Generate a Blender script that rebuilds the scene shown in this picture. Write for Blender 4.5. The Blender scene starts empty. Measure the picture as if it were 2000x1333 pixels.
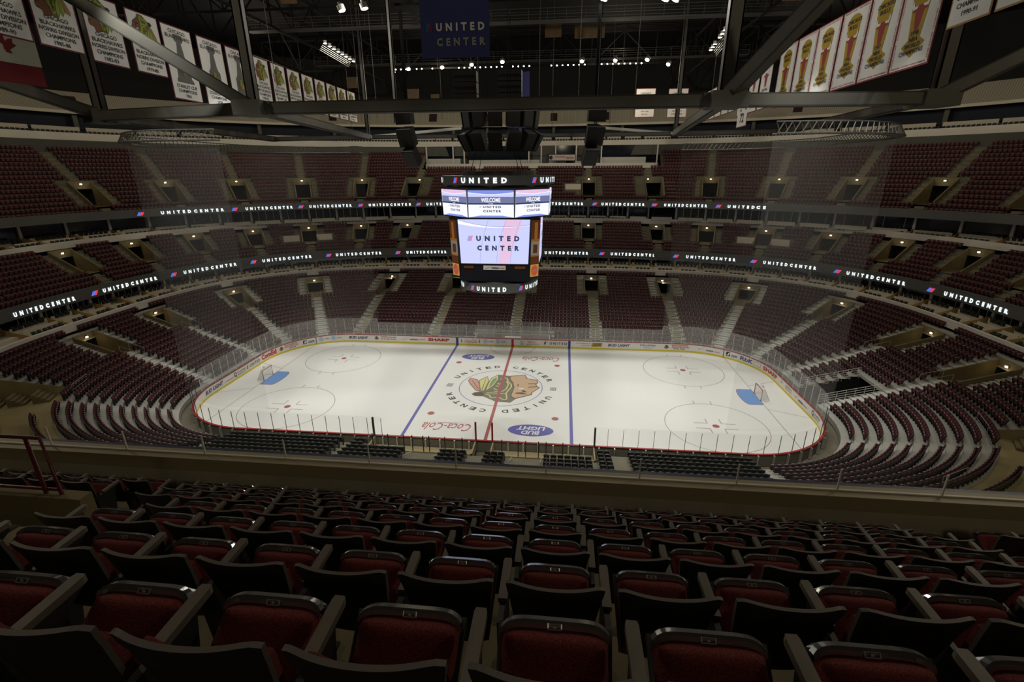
import bpy, bmesh, math, random
import numpy as np
from mathutils import Vector, Matrix, Euler
random.seed(7)
SC = bpy.context.scene
COL = SC.collection

# ------------------------------------------------------------------ camera, world, exposure, lights
cam_d = bpy.data.cameras.new('camera'); cam = bpy.data.objects.new('camera', cam_d); COL.objects.link(cam)
cam_d.sensor_width = 36.0; cam_d.lens = 939.63/2000*36.0; cam_d.clip_start = 0.05; cam_d.clip_end = 500
_a, _b, _c = -0.104135, -0.340675, -0.0045507
_f = Vector((math.sin(_a)*math.cos(_b), math.cos(_a)*math.cos(_b), math.sin(_b)))
_r = Vector((math.cos(_a), -math.sin(_a), 0)); _u = _r.cross(_f)
CR = _r*math.cos(_c)+_u*math.sin(_c); CU = _u*math.cos(_c)-_r*math.sin(_c)
CAM = Vector((6.28547, -48.0116, 22.5392))
_m = Matrix((CR, CU, -_f)).transposed().to_4x4(); _m.translation = CAM
cam.matrix_world = _m
SC.camera = cam
def project(p):
    q = Vector(p)-CAM; z = q.dot(_f)
    if z < 0.2: return None
    return (1000+939.63*q.dot(CR)/z, 666.5-939.63*q.dot(CU)/z, z)

W = bpy.data.worlds.new('world'); SC.world = W; W.use_nodes = True
W.node_tree.nodes['Background'].inputs[0].default_value = (0.5, 0.55, 0.7, 1)
W.node_tree.nodes['Background'].inputs[1].default_value = 0.02
SC.view_settings.view_transform = 'Standard'
SC.view_settings.look = 'None'
SC.view_settings.exposure = 0.0
SC.view_settings.gamma = 1.0
SC.view_settings.use_curve_mapping = False
SC.cycles.use_denoising = True
SC.cycles.max_bounces = 6; SC.cycles.diffuse_bounces = 3; SC.cycles.glossy_bounces = 3
SC.cycles.transparent_max_bounces = 24; SC.cycles.transmission_bounces = 4
SC.cycles.sample_clamp_indirect = 3.0
SC.cycles.use_light_tree = True

def spot(loc, aim, watts, angle=62, color=(1, 0.985, 0.92), blend=0.9):
    d = bpy.data.lights.new('arena_spot', 'SPOT'); d.energy = watts; d.spot_size = math.radians(angle); d.spot_blend = blend
    d.color = color; d.shadow_soft_size = 0.35
    o = bpy.data.objects.new('arena_spot', d); COL.objects.link(o); o.location = loc
    o.rotation_euler = (Vector(aim)-Vector(loc)).to_track_quat('-Z', 'Y').to_euler()
def point(loc, watts, color=(1, 0.9, 0.7), size=0.5):
    d = bpy.data.lights.new('fill_or_lamp_light', 'POINT'); d.energy = watts; d.color = color; d.shadow_soft_size = size
    o = bpy.data.objects.new('fill_or_lamp_light', d); COL.objects.link(o); o.location = loc
ICE_W = 7000
SPOTS = []
for x in (-19.5, -13.5, -7, -1, 6.5, 13.5, 20): SPOTS += [((x, 26.2, 36), (x*1.12, 4.5, 0)), ((x, -26.2, 36), (x*1.12, -4.5, 0))]
for x in (-22, 22.5): SPOTS += [((x, 15, 36), (x*1.05, 5, 0)), ((x, -15, 36), (x*1.05, -5, 0)), ((x, 0, 36), (x*1.2, 0, 0))]
for p, a in SPOTS: spot(p, a, ICE_W)
FILL_W = 2800
for x, y in ((-40, 30), (-14, 38), (14, 38), (40, 30), (-48, 0), (48, 0), (-30, -28), (30, -28), (6, -36)):
    point((x, y, 37), FILL_W * (0.22 if y == -36 else 1), (1.0, 0.88, 0.66))  # general fill points added under the roof to brighten the seating bowl
for x in (-12.7, 14.2): point((x, 0.2, 35.4), 1500, (1, 0.95, 0.85))
point((5, -61, 33), 850, (1.0, 0.86, 0.62), 1.0)  # unseen fill point added behind the camera to brighten the parapet wall

# ------------------------------------------------------------------ seating bowl geometry (metres, rink centre = origin)
AX, AY, RC = 30.48, 12.95, 8.53          # rink half length, half width, corner radius (metres)
CX, CY = 0.8, 2.5                        # centre of the seating bowl
SEG = [AX-RC, RC*math.pi/2, 2*(AY-RC), RC*math.pi/2, AX-RC]
HALF = sum(SEG)
def base(s):
    """point and outward normal on the rink outline, s = metres from far centre, + to the right"""
    sg = 1 if s >= 0 else -1
    t = abs(s)
    if t > HALF: t = 2*HALF-t; sg = -sg
    if t <= SEG[0]: x, y, nx, ny = t, AY, 0, 1
    else:
        t -= SEG[0]
        if t <= SEG[1]:
            a = math.pi/2 - t/RC
            x, y, nx, ny = AX-RC+RC*math.cos(a), AY-RC+RC*math.sin(a), math.cos(a), math.sin(a)
        else:
            t -= SEG[1]
            if t <= SEG[2]: x, y, nx, ny = AX, AY-RC-t, 1, 0
            else:
                t -= SEG[2]
                if t <= SEG[3]:
                    a = -t/RC
                    x, y, nx, ny = AX-RC+RC*math.cos(a), -(AY-RC)+RC*math.sin(a), math.cos(a), math.sin(a)
                else:
                    t -= SEG[3]
                    x, y, nx, ny = AX-RC-t, -AY, 0, -1
    return sg*x, y, sg*nx, ny
NS = 640
SS = np.linspace(-HALF, HALF, NS+1)
PB = np.array([base(float(s)) for s in SS])
def ring(A, B, n, cx=CX):
    """distance from the rink outline along its normal to a superellipse, for every SS"""
    lo = np.zeros(NS+1); hi = np.full(NS+1, 90.0)
    for _ in range(46):
        m = (lo+hi)/2
        x = PB[:,0]+PB[:,2]*m-cx; y = PB[:,1]+PB[:,3]*m-CY
        f = (abs(x)/A)**n+(abs(y)/B)**n
        lo = np.where(f < 1, m, lo); hi = np.where(f < 1, hi, m)
    d = lo
    k = 4                                  # soften where straight meets corner
    w = np.ones(2*k+1)/(2*k+1)
    return np.convolve(np.r_[d[-k-1:-1], d, d[1:k+1]], w, 'valid')
def at(D, s):
    return float(np.interp(s, SS, D))
def bp(s, D, z):
    x, y, nx, ny = base(s); d = at(D, s) if not isinstance(D, (int, float)) else D
    return (x+nx*d, y+ny*d, z)
RING = dict(w1=ring(48.4,32.2,3.05), r1=ring(51.2,36.2,2.65), w2=ring(59.5,44.0,2.5), r2=ring(62.2,43.0,2.0),
            t3=ring(77,58.6,2.3), w3=ring(76,59.8,2.3), t1=ring(47.6,31.2,3.05), t2=ring(58.6,43.3,2.5))
# ------------------------------------------------------------------ materials
MATS = {}
def mat(name, color, rough=0.6, metal=0.0, emit=None, strength=1.0, noise=0.0, nscale=3.0, bump=0.0, alpha=1.0, spec=0.5, coat=0.0):
    if name in MATS: return MATS[name]
    m = bpy.data.materials.new(name); m.use_nodes = True; nt = m.node_tree; b = nt.nodes['Principled BSDF']
    b.inputs['Base Color'].default_value = (*color, 1); b.inputs['Roughness'].default_value = rough
    b.inputs['Metallic'].default_value = metal; b.inputs['Alpha'].default_value = alpha
    b.inputs['Specular IOR Level'].default_value = spec; b.inputs['Coat Weight'].default_value = coat
    if emit: b.inputs['Emission Color'].default_value = (*emit, 1); b.inputs['Emission Strength'].default_value = strength
    if noise or bump:
        tc = nt.nodes.new('ShaderNodeTexCoord'); n = nt.nodes.new('ShaderNodeTexNoise')
        n.inputs['Scale'].default_value = nscale; n.inputs['Detail'].default_value = 5
        nt.links.new(tc.outputs['Object'], n.inputs['Vector'])
        if noise:
            r = nt.nodes.new('ShaderNodeMapRange'); r.inputs[3].default_value = 1-noise; r.inputs[4].default_value = 1+noise
            nt.links.new(n.outputs['Fac'], r.inputs[0])
            v = nt.nodes.new('ShaderNodeVectorMath'); v.operation = 'SCALE'; v.inputs[0].default_value = color
            nt.links.new(r.outputs[0], v.inputs['Scale']); nt.links.new(v.outputs[0], b.inputs['Base Color'])
        if bump:
            bm = nt.nodes.new('ShaderNodeBump'); bm.inputs['Strength'].default_value = bump; bm.inputs['Distance'].default_value = 0.02
            nt.links.new(n.outputs['Fac'], bm.inputs['Height']); nt.links.new(bm.outputs[0], b.inputs['Normal'])
    MATS[name] = m
    return m
def glass_mat(name, tint, amount, rough=0.05, gl=0.03):
    """thin clear sheet: mostly see-through, a little milky, with a weak mirror"""
    m = bpy.data.materials.new(name); m.use_nodes = True; nt = m.node_tree; nt.nodes.clear()
    o = nt.nodes.new('ShaderNodeOutputMaterial'); t = nt.nodes.new('ShaderNodeBsdfTransparent'); d = nt.nodes.new('ShaderNodeBsdfDiffuse')
    g = nt.nodes.new('ShaderNodeBsdfGlossy'); g.inputs['Roughness'].default_value = rough; g.inputs['Color'].default_value = (1, 1, 1, 1)
    d.inputs['Color'].default_value = (*tint, 1)
    m1 = nt.nodes.new('ShaderNodeMixShader'); m1.inputs[0].default_value = amount
    m2 = nt.nodes.new('ShaderNodeMixShader'); m2.inputs[0].default_value = gl
    nt.links.new(t.outputs[0], m1.inputs[1]); nt.links.new(d.outputs[0], m1.inputs[2])
    nt.links.new(m1.outputs[0], m2.inputs[1]); nt.links.new(g.outputs[0], m2.inputs[2]); nt.links.new(m2.outputs[0], o.inputs[0])
    MATS[name] = m
    return m
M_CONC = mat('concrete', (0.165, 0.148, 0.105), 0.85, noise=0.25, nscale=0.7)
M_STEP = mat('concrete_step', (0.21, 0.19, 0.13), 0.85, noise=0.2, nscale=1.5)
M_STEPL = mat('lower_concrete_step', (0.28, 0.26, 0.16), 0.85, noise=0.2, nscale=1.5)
M_GREYDECK = mat('grey_deck', (0.62, 0.62, 0.58), 0.7, noise=0.2, nscale=1.2)
M_WARMCONC = mat('warm_lit_concrete', (0.21, 0.17, 0.085), 0.8, noise=0.35, nscale=1.3)  # yellow cast of the warm doorway lamps put into the concrete colour
M_WHITE = mat('fascia_white', (0.84, 0.79, 0.71), 0.6, noise=0.06, nscale=0.5)
M_CREAM = mat('cream_wall', (0.70, 0.64, 0.52), 0.7, noise=0.08, nscale=0.5)
M_TAN = mat('tan_wood', (0.50, 0.34, 0.12), 0.5)
M_BLACK = mat('black_plastic', (0.012, 0.012, 0.014), 0.45)
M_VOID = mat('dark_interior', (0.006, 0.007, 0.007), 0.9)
M_RED = mat('burgundy_seat', (0.110, 0.030, 0.031), 0.75)
M_SHELL = mat('seat_shell', (0.016, 0.015, 0.022), 0.42)
M_LIP = mat('seat_lip', (0.42, 0.40, 0.42), 0.3, metal=0.3)
M_BSEAT = mat('black_seat', (0.018, 0.022, 0.022), 0.5)
M_GSEAT = mat('suite_seat_fabric', (0.022, 0.027, 0.024), 0.7)
M_STEEL = mat('painted_steel', (0.085, 0.082, 0.068), 0.6, noise=0.15, nscale=1.0)
M_DSTEEL = mat('dark_steel', (0.007, 0.007, 0.006), 0.9, spec=0.15)
M_ALU = mat('aluminium', (0.62, 0.62, 0.58), 0.35, metal=0.7)
M_POSTW = mat('white_post', (0.75, 0.72, 0.66), 0.4)
M_GREYW = mat('grey_mullion', (0.58, 0.58, 0.56), 0.5)
M_WINDOW = mat('dark_window', (0.010, 0.014, 0.022), 0.08, spec=0.6)
M_LAMP = mat('lamp_glow', (1, 1, 1), emit=(1, 0.96, 0.82), strength=40)
M_LAMPW = mat('warm_lamp_glow', (1, 0.9, 0.7), emit=(1, 0.78, 0.45), strength=9)
M_LED = mat('led_white', (0.02, 0.02, 0.02), emit=(0.85, 0.97, 1.0), strength=1.25)
M_LEDB = mat('led_blue', (0.02, 0.02, 0.02), emit=(0.10, 0.22, 1.0), strength=1.0)
M_LEDR = mat('led_red', (0.02, 0.02, 0.02), emit=(1.0, 0.06, 0.10), strength=1.0)
M_LEDP = mat('led_panel', (0.11, 0.11, 0.105), 0.45)
M_GLASS = glass_mat('rink_glass', (0.42, 0.42, 0.40), 0.20)
M_GLASSN = glass_mat('near_rink_glass', (0.46, 0.47, 0.45), 0.018, gl=0.015)
M_RAILGLASS = glass_mat('rail_glass', (0.4, 0.45, 0.42), 0.03)
M_NET = glass_mat('netting', (0.18, 0.19, 0.175), 0.05, 0.6)

# ------------------------------------------------------------------ mesh building
class MB:
    def __init__(s): s.v = []; s.f = []; s.m = []
    def quad(s, a, b, c, d, mi=0):
        n = len(s.v); s.v += [tuple(a), tuple(b), tuple(c), tuple(d)]; s.f.append((n, n+1, n+2, n+3)); s.m.append(mi)
    def poly(s, pts, mi=0):
        n = len(s.v); s.v += [tuple(p) for p in pts]; s.f.append(tuple(range(n, n+len(pts)))); s.m.append(mi)
    def hexa(s, p, mi=0):
        """8 corners: bottom ring 0-3, top ring 4-7"""
        n = len(s.v); s.v += [tuple(q) for q in p]
        for f in ((3, 2, 1, 0), (4, 5, 6, 7), (0, 1, 5, 4), (1, 2, 6, 5), (2, 3, 7, 6), (3, 0, 4, 7)):
            s.f.append(tuple(n+i for i in f)); s.m.append(mi)
    def box(s, lo, hi, mi=0):
        x0, y0, z0 = lo; x1, y1, z1 = hi
        s.hexa([(x0, y0, z0), (x1, y0, z0), (x1, y1, z0), (x0, y1, z0), (x0, y0, z1), (x1, y0, z1), (x1, y1, z1), (x0, y1, z1)], mi)
    def bar(s, a, b, w, h, mi=0, up=(0, 0, 1)):
        a = Vector(a); b = Vector(b); d = (b-a).normalized(); u = Vector(up)
        if abs(d.dot(u)) > 0.98: u = Vector((0, 1, 0))
        r = d.cross(u).normalized()*w/2; t = r.cross(d).normalized()*h/2
        s.hexa([a-r-t, a+r-t, b+r-t, b-r-t, a-r+t, a+r+t, b+r+t, b-r+t], mi)
    def tube(s, pts, r, n=8, mi=0, close=False):
        P = [Vector(p) for p in pts]; k = len(P); base = len(s.v)
        for i, p in enumerate(P):
            if close: d = (P[(i+1) % k]-P[i-1]).normalized()
            else: d = (P[min(i+1, k-1)]-P[max(i-1, 0)]).normalized()
            u = Vector((0, 0, 1)) if abs(d.z) < 0.9 else Vector((0, 1, 0))
            a = d.cross(u).normalized(); b = d.cross(a)
            for j in range(n):
                t = 2*math.pi*j/n; q = p+a*r*math.cos(t)+b*r*math.sin(t); s.v.append(tuple(q))
        for i in range(k if close else k-1):
            for j in range(n):
                i2 = (i+1) % k
                s.f.append((base+i*n+j, base+i*n+(j+1) % n, base+i2*n+(j+1) % n, base+i2*n+j)); s.m.append(mi)
        if not close:
            s.f.append(tuple(base+j for j in range(n))[::-1]); s.m.append(mi)
            s.f.append(tuple(base+(k-1)*n+j for j in range(n))); s.m.append(mi)
    def disc(s, c, r, n=24, mi=0, rx=None):
        s.poly([(c[0]+(rx or r)*math.cos(2*math.pi*i/n), c[1]+r*math.sin(2*math.pi*i/n), c[2]) for i in range(n)], mi)
    def ringflat(s, c, r0, r1, n=64, a0=0, a1=2*math.pi, mi=0):
        for i in range(n):
            t = a0+(a1-a0)*i/n; u = a0+(a1-a0)*(i+1)/n
            s.quad((c[0]+r0*math.cos(t), c[1]+r0*math.sin(t), c[2]), (c[0]+r1*math.cos(t), c[1]+r1*math.sin(t), c[2]),
                   (c[0]+r1*math.cos(u), c[1]+r1*math.sin(u), c[2]), (c[0]+r0*math.cos(u), c[1]+r0*math.sin(u), c[2]), mi)
    def add(s, v, f, fn=None, mi=0):
        n = len(s.v); s.v += [tuple(fn(p)) if fn else tuple(p) for p in v]
        s.f += [tuple(n+i for i in q) for q in f]; s.m += [mi]*len(f)
    def build(s, name, mats, parent=None, smooth=False, loc=None):
        me = bpy.data.meshes.new(name); me.from_pydata(s.v, [], s.f)
        if not isinstance(mats, (list, tuple)): mats = [mats]
        for m in mats: me.materials.append(m)
        if len(mats) > 1: me.polygons.foreach_set('material_index', s.m)
        if smooth: me.polygons.foreach_set('use_smooth', [True]*len(s.f))
        me.update()
        o = bpy.data.objects.new(name, me); COL.objects.link(o)
        if loc: o.location = loc
        if parent: o.parent = parent
        return o
def empty(name, loc=(0, 0, 0), rz=0):
    o = bpy.data.objects.new(name, None); COL.objects.link(o); o.location = loc; o.rotation_euler = (0, 0, rz); return o
def tag(o, label, cat, group=None, kind=None):
    o['label'] = label; o['category'] = cat
    if group: o['group'] = group
    if kind: o['kind'] = kind
    return o
def struct(o): o['kind'] = 'structure'; return o
def copy_tree(o, parent=None):
    c = o.copy(); COL.objects.link(c)
    if parent: c.parent = parent
    for ch in KIDS.get(o.name, []): copy_tree(ch, c)
    return c
KIDS = {}
def part(root, o, label=None):
    o.parent = root; KIDS.setdefault(root.name, []).append(o)
    if label: o['label'] = label
    return o
ORD = ['first', 'second', 'third', 'fourth', 'fifth', 'sixth', 'seventh', 'eighth', 'ninth', 'tenth', 'eleventh', 'twelfth', 'thirteenth',
       'fourteenth', 'fifteenth', 'sixteenth', 'seventeenth', 'eighteenth', 'nineteenth', 'twentieth', 'twenty-first', 'twenty-second',
       'twenty-third', 'twenty-fourth', 'twenty-fifth', 'twenty-sixth', 'twenty-seventh', 'twenty-eighth', 'twenty-ninth', 'thirtieth']

# lettering: every string becomes flat geometry once, then is laid on a surface by a mapping
_TX = {}
def text_geo(txt, spacing=1.0, bold=0.0, shear=0.0):
    k = (txt, spacing, bold, shear)
    if k in _TX: return _TX[k]
    cu = bpy.data.curves.new('lettering', 'FONT'); cu.body = txt; cu.size = 1; cu.space_character = spacing; cu.offset = bold
    cu.shear = shear; cu.resolution_u = 2; cu.fill_mode = 'FRONT'
    o = bpy.data.objects.new('lettering', cu); COL.objects.link(o)
    dg = bpy.context.evaluated_depsgraph_get(); me = bpy.data.meshes.new_from_object(o.evaluated_get(dg))
    V = np.array([v.co[:2] for v in me.vertices]) if len(me.vertices) else np.zeros((1, 2)); F = [tuple(p.vertices) for p in me.polygons]
    bpy.data.objects.remove(o); bpy.data.curves.remove(cu); bpy.data.meshes.remove(me)
    V = V-V.min(0); ext = V.max(0); ext[ext == 0] = 1
    V = V/ext
    _TX[k] = (V, F, ext[0]/ext[1])
    return _TX[k]
def put_text(mb, txt, x0, x1, y0, y1, fn, spacing=1.0, bold=0.02, mi=0, shear=0.0):
    """stretch the string over the rectangle x0..x1, y0..y1 of a surface fn(x, y) -> point"""
    V, F, _ = text_geo(txt, spacing, bold, shear)
    mb.add([(x0+(x1-x0)*a, y0+(y1-y0)*b) for a, b in V], F, lambda p: fn(p[0], p[1]), mi)
def plane_fn(o, ex, ey, en=None, d=0.0):
    o = Vector(o); ex = Vector(ex); ey = Vector(ey); n = ex.cross(ey).normalized()*d
    return lambda x, y: o+ex*x+ey*y+n

# ------------------------------------------------------------------ floor and ice
FT = 0.3048
mb = MB(); mb.box((-90, -75, -0.35), (90, 75, -0.06)); fl = struct(mb.build('floor', M_CONC))
outline = [base(float(s)) for s in np.linspace(-HALF, HALF, 260)[:-1]]
M_ICE = mat('ice', (0.80, 0.80, 0.77), 0.35, noise=0.03, nscale=0.12, spec=0.35)
mb = MB(); mb.poly([(x, y, 0) for x, y, _, _ in outline][::-1]); ice = struct(mb.build('floor_ice', M_ICE))
ICEM = [mat('ice_red', (0.40, 0.10, 0.10), 0.5), mat('ice_blue', (0.12, 0.12, 0.40), 0.5), mat('ice_line_red', (0.33, 0.22, 0.21), 0.5),
        mat('ice_ink', (0.045, 0.045, 0.035), 0.5), mat('ice_skin', (0.57, 0.40, 0.25), 0.5), mat('ice_olive', (0.19, 0.18, 0.13), 0.5),
        mat('ice_yellow', (0.68, 0.62, 0.26), 0.5), mat('ice_green', (0.20, 0.34, 0.18), 0.5), mat('ice_pink', (0.62, 0.32, 0.25), 0.5),
        mat('crease_blue', (0.17, 0.33, 0.66), 0.5), mat('ice_white', (0.80, 0.80, 0.77), 0.5), mat('ice_dkbrown', (0.13, 0.075, 0.04), 0.5),
        mat('ice_bar', (0.28, 0.22, 0.23), 0.5)]
R_, B_, L_, K_, S_, O_, Y_, G_, P_, C_, W_, D_, X_ = range(13)
Z1 = 0.006
def iquad(mb, x0, y0, x1, y1, m, z=Z1): mb.quad((x0, y0, z), (x1, y0, z), (x1, y1, z), (x0, y1, z), m)
# emblem: a profile head facing left with feathers behind, in a unit disc; pts measured on the big one at centre ice
def emb_pts(P): return [(-(x-940)/660.0, (y-560)/275.0) for x, y in P]
EMB = [('o', O_, emb_pts([(835,360),(1040,376),(1112,478),(1152,560),(1135,690),(1212,732),(1150,783),(925,778),(715,712),(585,712),(520,684),(560,655),(650,645),(760,610),(720,500)])),
       ('f', D_, emb_pts([(1032,376),(1292,345),(1340,408),(1505,425),(1528,470),(1498,500),(1515,526),(1566,550),(1450,632),(1455,660),(1200,732),(1125,695),(1145,560),(1105,480),(1058,440)])),
       ('f2', S_, emb_pts([(1050,384),(1286,353),(1325,413),(1495,433),(1515,470),(1484,500),(1505,532),(1548,552),(1436,630),(1440,652),(1202,720),(1138,688),(1158,560),(1118,478),(1070,440)])),
       ('a', O_, emb_pts([(390,430),(525,455),(612,560),(640,645),(560,630),(440,545),(372,480)])), ('a2', P_, emb_pts([(402,442),(518,464),(596,560),(622,630),(560,616),(455,540),(388,482)])),
       ('b', O_, emb_pts([(665,393),(722,470),(700,640),(640,645),(590,560),(550,470)])), ('b2', Y_, emb_pts([(664,406),(710,472),(688,625),(650,632),(606,560),(566,474)])),
       ('c', O_, emb_pts([(840,358),(868,440),(815,560),(735,640),(700,645),(712,520),(740,420)])), ('c2', Y_, emb_pts([(838,370),(857,440),(806,552),(722,622),(728,520),(752,424)])),
       ('c3', G_, emb_pts([(828,408),(838,450),(795,540),(748,585),(752,510),(775,440)])), ('b3', D_, emb_pts([(654,440),(660,440),(664,620),(650,620)])),
       ('a3', D_, emb_pts([(440,480),(446,476),(600,600),(594,606)])),
       ('e', D_, emb_pts([(1190,640),(1290,630),(1390,655),(1300,660),(1200,655)])), ('e2', D_, emb_pts([(1275,605),(1320,598),(1370,625),(1310,630)])), ('e3', W_, emb_pts([(1215,575),(1290,566),(1325,580),(1250,585)])),
       ('m', D_, emb_pts([(1360,490),(1500,484),(1500,495),(1370,500)])), ('m2', D_, emb_pts([(1375,545),(1510,530),(1512,540),(1385,556)])), ('n', D_, emb_pts([(1195,500),(1225,520),(1215,540),(1190,536),(1205,522)])),
       ('t', D_, emb_pts([(522,684),(640,650),(720,670),(700,705),(590,712)]))]
EML = [[(1010,470),(1050,520),(1035,590),(985,628),(850,632)], [(905,440),(940,405),(1010,425),(1030,470),(1100,520),(1105,560),(1050,650),(1085,740),(1040,750),(950,715),(840,730),(800,690),(730,675)], [(750,660),(900,658),(1050,658)],
       [(860,560),(930,500)], [(880,500),(900,560)], [(830,590),(905,610)]]
def emblem(mb, fn, mm, r=1.0, lw=0.016, dz=0.0015):
    """fn(x, y, height); mm maps colour index -> material slot"""
    for i, (k, m, P) in enumerate(EMB):
        mb.poly([fn(x*r, y*r, dz*(1+i*0.25)) for x, y in P], mm[m])
    for L in EML:
        P = emb_pts(L)
        for (x0, y0), (x1, y1) in zip(P, P[1:]):
            dx, dy = x1-x0, y1-y0; l = math.hypot(dx, dy) or 1; nx, ny = -dy/l*lw, dx/l*lw
            mb.poly([fn(a*r, b*r, dz*7) for a, b in ((x0-nx, y0-ny), (x1-nx, y1-ny), (x1+nx, y1+ny), (x0+nx, y0+ny))], mm[Y_])

mb = MB()
iquad(mb, -0.15, -AY+0.02, 0.15, AY-0.02, R_, 0.028); ice_red = mb.build('red_centre_line', ICEM, ice)
mb = MB()
for x in (-25*FT-7.62*0, 25*FT): iquad(mb, x-0.15, -AY+0.02, x+0.15, AY-0.02, B_)
mb.build('blue_line', ICEM, ice)
mb = MB(); yg = 36.7*FT
for sx in (-1, 1):
    x = sx*89*FT; iquad(mb, x-0.028, -yg, x+0.028, yg, L_)
    for sy in (-1, 1):                                                  # trapezoid behind the net
        a = (x, sy*9*FT); b = (sx*(100*FT-0.05), sy*14*FT); w = 0.028
        mb.quad((a[0], a[1]-w, Z1), (b[0], b[1]-w, Z1), (b[0], b[1]+w, Z1), (a[0], a[1]+w, Z1), L_)
mb.build('goal_line', ICEM, ice)
mb = MB()
for sx in (-1, 1):
    for sy in (-1, 1):
        cx, cy = sx*69*FT, sy*22*FT
        mb.ringflat((cx, cy, Z1), 15*FT-0.025, 15*FT+0.03, 96, mi=L_); mb.disc((cx, cy, Z1), 0.32, mi=R_)
        for px in (-1, 1):
            for py in (-1, 1):
                iquad(mb, *sorted((cx+px*0.6, cx+px*1.85)), 0, 0, L_) if 0 else None
                x0, x1 = sorted((cx+px*0.65, cx+px*1.9)); y0 = cy+py*0.5
                iquad(mb, x0, y0-0.035, x1, y0+0.035, L_)
                xx = cx+px*0.65; y0, y1 = sorted((cy+py*0.5, cy+py*1.35)); iquad(mb, xx-0.035, y0, xx+0.035, y1, L_)
            for py in (-1, 1):
                xx = cx+px*0.85; y0, y1 = sorted((cy+py*(15*FT-0.02), cy+py*(17*FT))); iquad(mb, xx-0.035, y0, xx+0.035, y1, L_)
mb.build('faceoff_circle', ICEM, ice)
mb = MB()
for sx in (-1, 1):
    for sy in (-1, 1): mb.disc((sx*20*FT, sy*22*FT, Z1), 0.31, mi=R_); mb.ringflat((sx*20*FT, sy*22*FT, Z1), 0.33, 0.36, 24, mi=L_)
mb.ringflat((0, AY, Z1), 10*FT-0.03, 10*FT+0.03, 48, math.pi, 2*math.pi, L_)
mb.build('faceoff_spot', ICEM, ice)
mb = MB()
for sx in (-1, 1):
    x = sx*89*FT; P = [(x, -1.83), (x-sx*1.37, -1.83)]+[(x-sx*(1.37+0.46*math.sin(t)), -1.83*math.cos(t)) for t in np.linspace(0, math.pi, 15)]+[(x, 1.83)]
    mb.poly([(a, b, Z1) for a, b in P], C_)
    for a, b in zip(P, P[1:]):
        mb.bar((a[0], a[1], Z1), (b[0], b[1], Z1), 0.06, 0.006, R_)
mb.build('goal_crease', ICEM, ice)
mb = MB(); mb.ringflat((0, 0, Z1), 15*FT-0.04, 15*FT+0.03, 128, mi=B_)
emblem(mb, lambda x, y, h: (-x, -y, Z1+h), list(range(13)), 15*FT*1.0)
mb.build('centre_emblem', ICEM, ice)
def arc_text(mb, txt, r, a0, a1, h, outward, m):
    """letters round the centre circle, equal angular pitch"""
    n = len(txt)
    for i, ch in enumerate(txt):
        if ch == ' ': continue
        a = a0+(a1-a0)*i/(n-1); t = math.radians(a); sgn = 1 if outward else -1
        up = Vector((math.cos(t), math.sin(t), 0))*sgn; ri = Vector((up.y, -up.x, 0)); o = Vector((math.cos(t)*r, math.sin(t)*r, Z1))
        w = h*(0.25 if ch == 'I' else 1.0)
        put_text(mb, ch, -w/2, w/2, -h/2, h/2, lambda x, y: o+ri*x+up*y, bold=0.035, mi=m)
mb = MB()
arc_text(mb, 'UNITED CENTER', 5.75, 157, 23, 0.66, True, K_)
arc_text(mb, 'UNITED CENTER', 5.75, -23, -157, 0.66, True, K_)
for sx in (-1, 1):
    for k in range(4): xx = sx*5.75-0.33+0.17*k; mb.poly([(xx, -0.45, Z1), (xx+0.12, -0.45, Z1), (xx+0.2, 0.4, Z1), (xx+0.08, 0.4, Z1)], X_)
mb.build('circle_lettering', ICEM, ice)
mb = MB()
def oval_ad(cx, cy):
    mb.disc((cx, cy, Z1), 1.05, 48, B_, rx=2.1)
    put_text(mb, 'BUD', -0.85, 0.85, 0.08, 0.75, lambda x, y: (cx-x, cy-y, Z1+0.003), bold=0.03, mi=W_, shear=0.2)
    put_text(mb, 'LIGHT', -1.35, 1.35, -0.70, -0.02, lambda x, y: (cx-x, cy-y, Z1+0.003), bold=0.03, mi=W_, shear=0.2)
def script_ad(cx, cy, w=4.6, h=1.35):
    put_text(mb, 'Coca-Cola', -w/2, w/2, -h/2, h/2, lambda x, y: (cx-x, cy-y, Z1), bold=0.005, mi=R_, shear=0.35)
    mb.poly([(cx+w*0.42, cy+h*0.62, Z1), (cx-w*0.1, cy+h*0.50, Z1), (cx-w*0.36, cy+h*0.62, Z1), (cx-w*0.1, cy+h*0.58, Z1)], R_)
oval_ad(-4.0, 8.75); oval_ad(3.9, -9.1); script_ad(4.0, 8.7); script_ad(-4.0, -9.2)
mb.build('ice_advert', ICEM, ice)

# ------------------------------------------------------------------ dasher boards round the rink
M_BOARD = mat('board_white', (0.78, 0.76, 0.72), 0.4); M_KICK = mat('kick_yellow', (0.70, 0.56, 0.03), 0.45)
M_CAP = mat('cap_red', (0.36, 0.03, 0.03), 0.45)
AD = [M_BOARD, mat('ad_navy', (0.03, 0.05, 0.22), 0.5), mat('ad_red', (0.48, 0.03, 0.03), 0.5), mat('ad_black', (0.02, 0.02, 0.025), 0.5),
      mat('ad_sky', (0.30, 0.46, 0.70), 0.5), mat('ad_gold', (0.50, 0.36, 0.05), 0.5), mat('ad_grey', (0.30, 0.28, 0.27), 0.5), M_KICK,
      mat('ad_green', (0.05, 0.2, 0.06), 0.5), mat('ad_skin', (0.40, 0.22, 0.10), 0.5)]
boards = empty('rink_boards')
tag(boards, 'white rink boards with yellow kickplate, red cap rail and adverts around the ice', 'rink boards')
ss = np.linspace(-HALF, HALF, 301)
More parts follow.
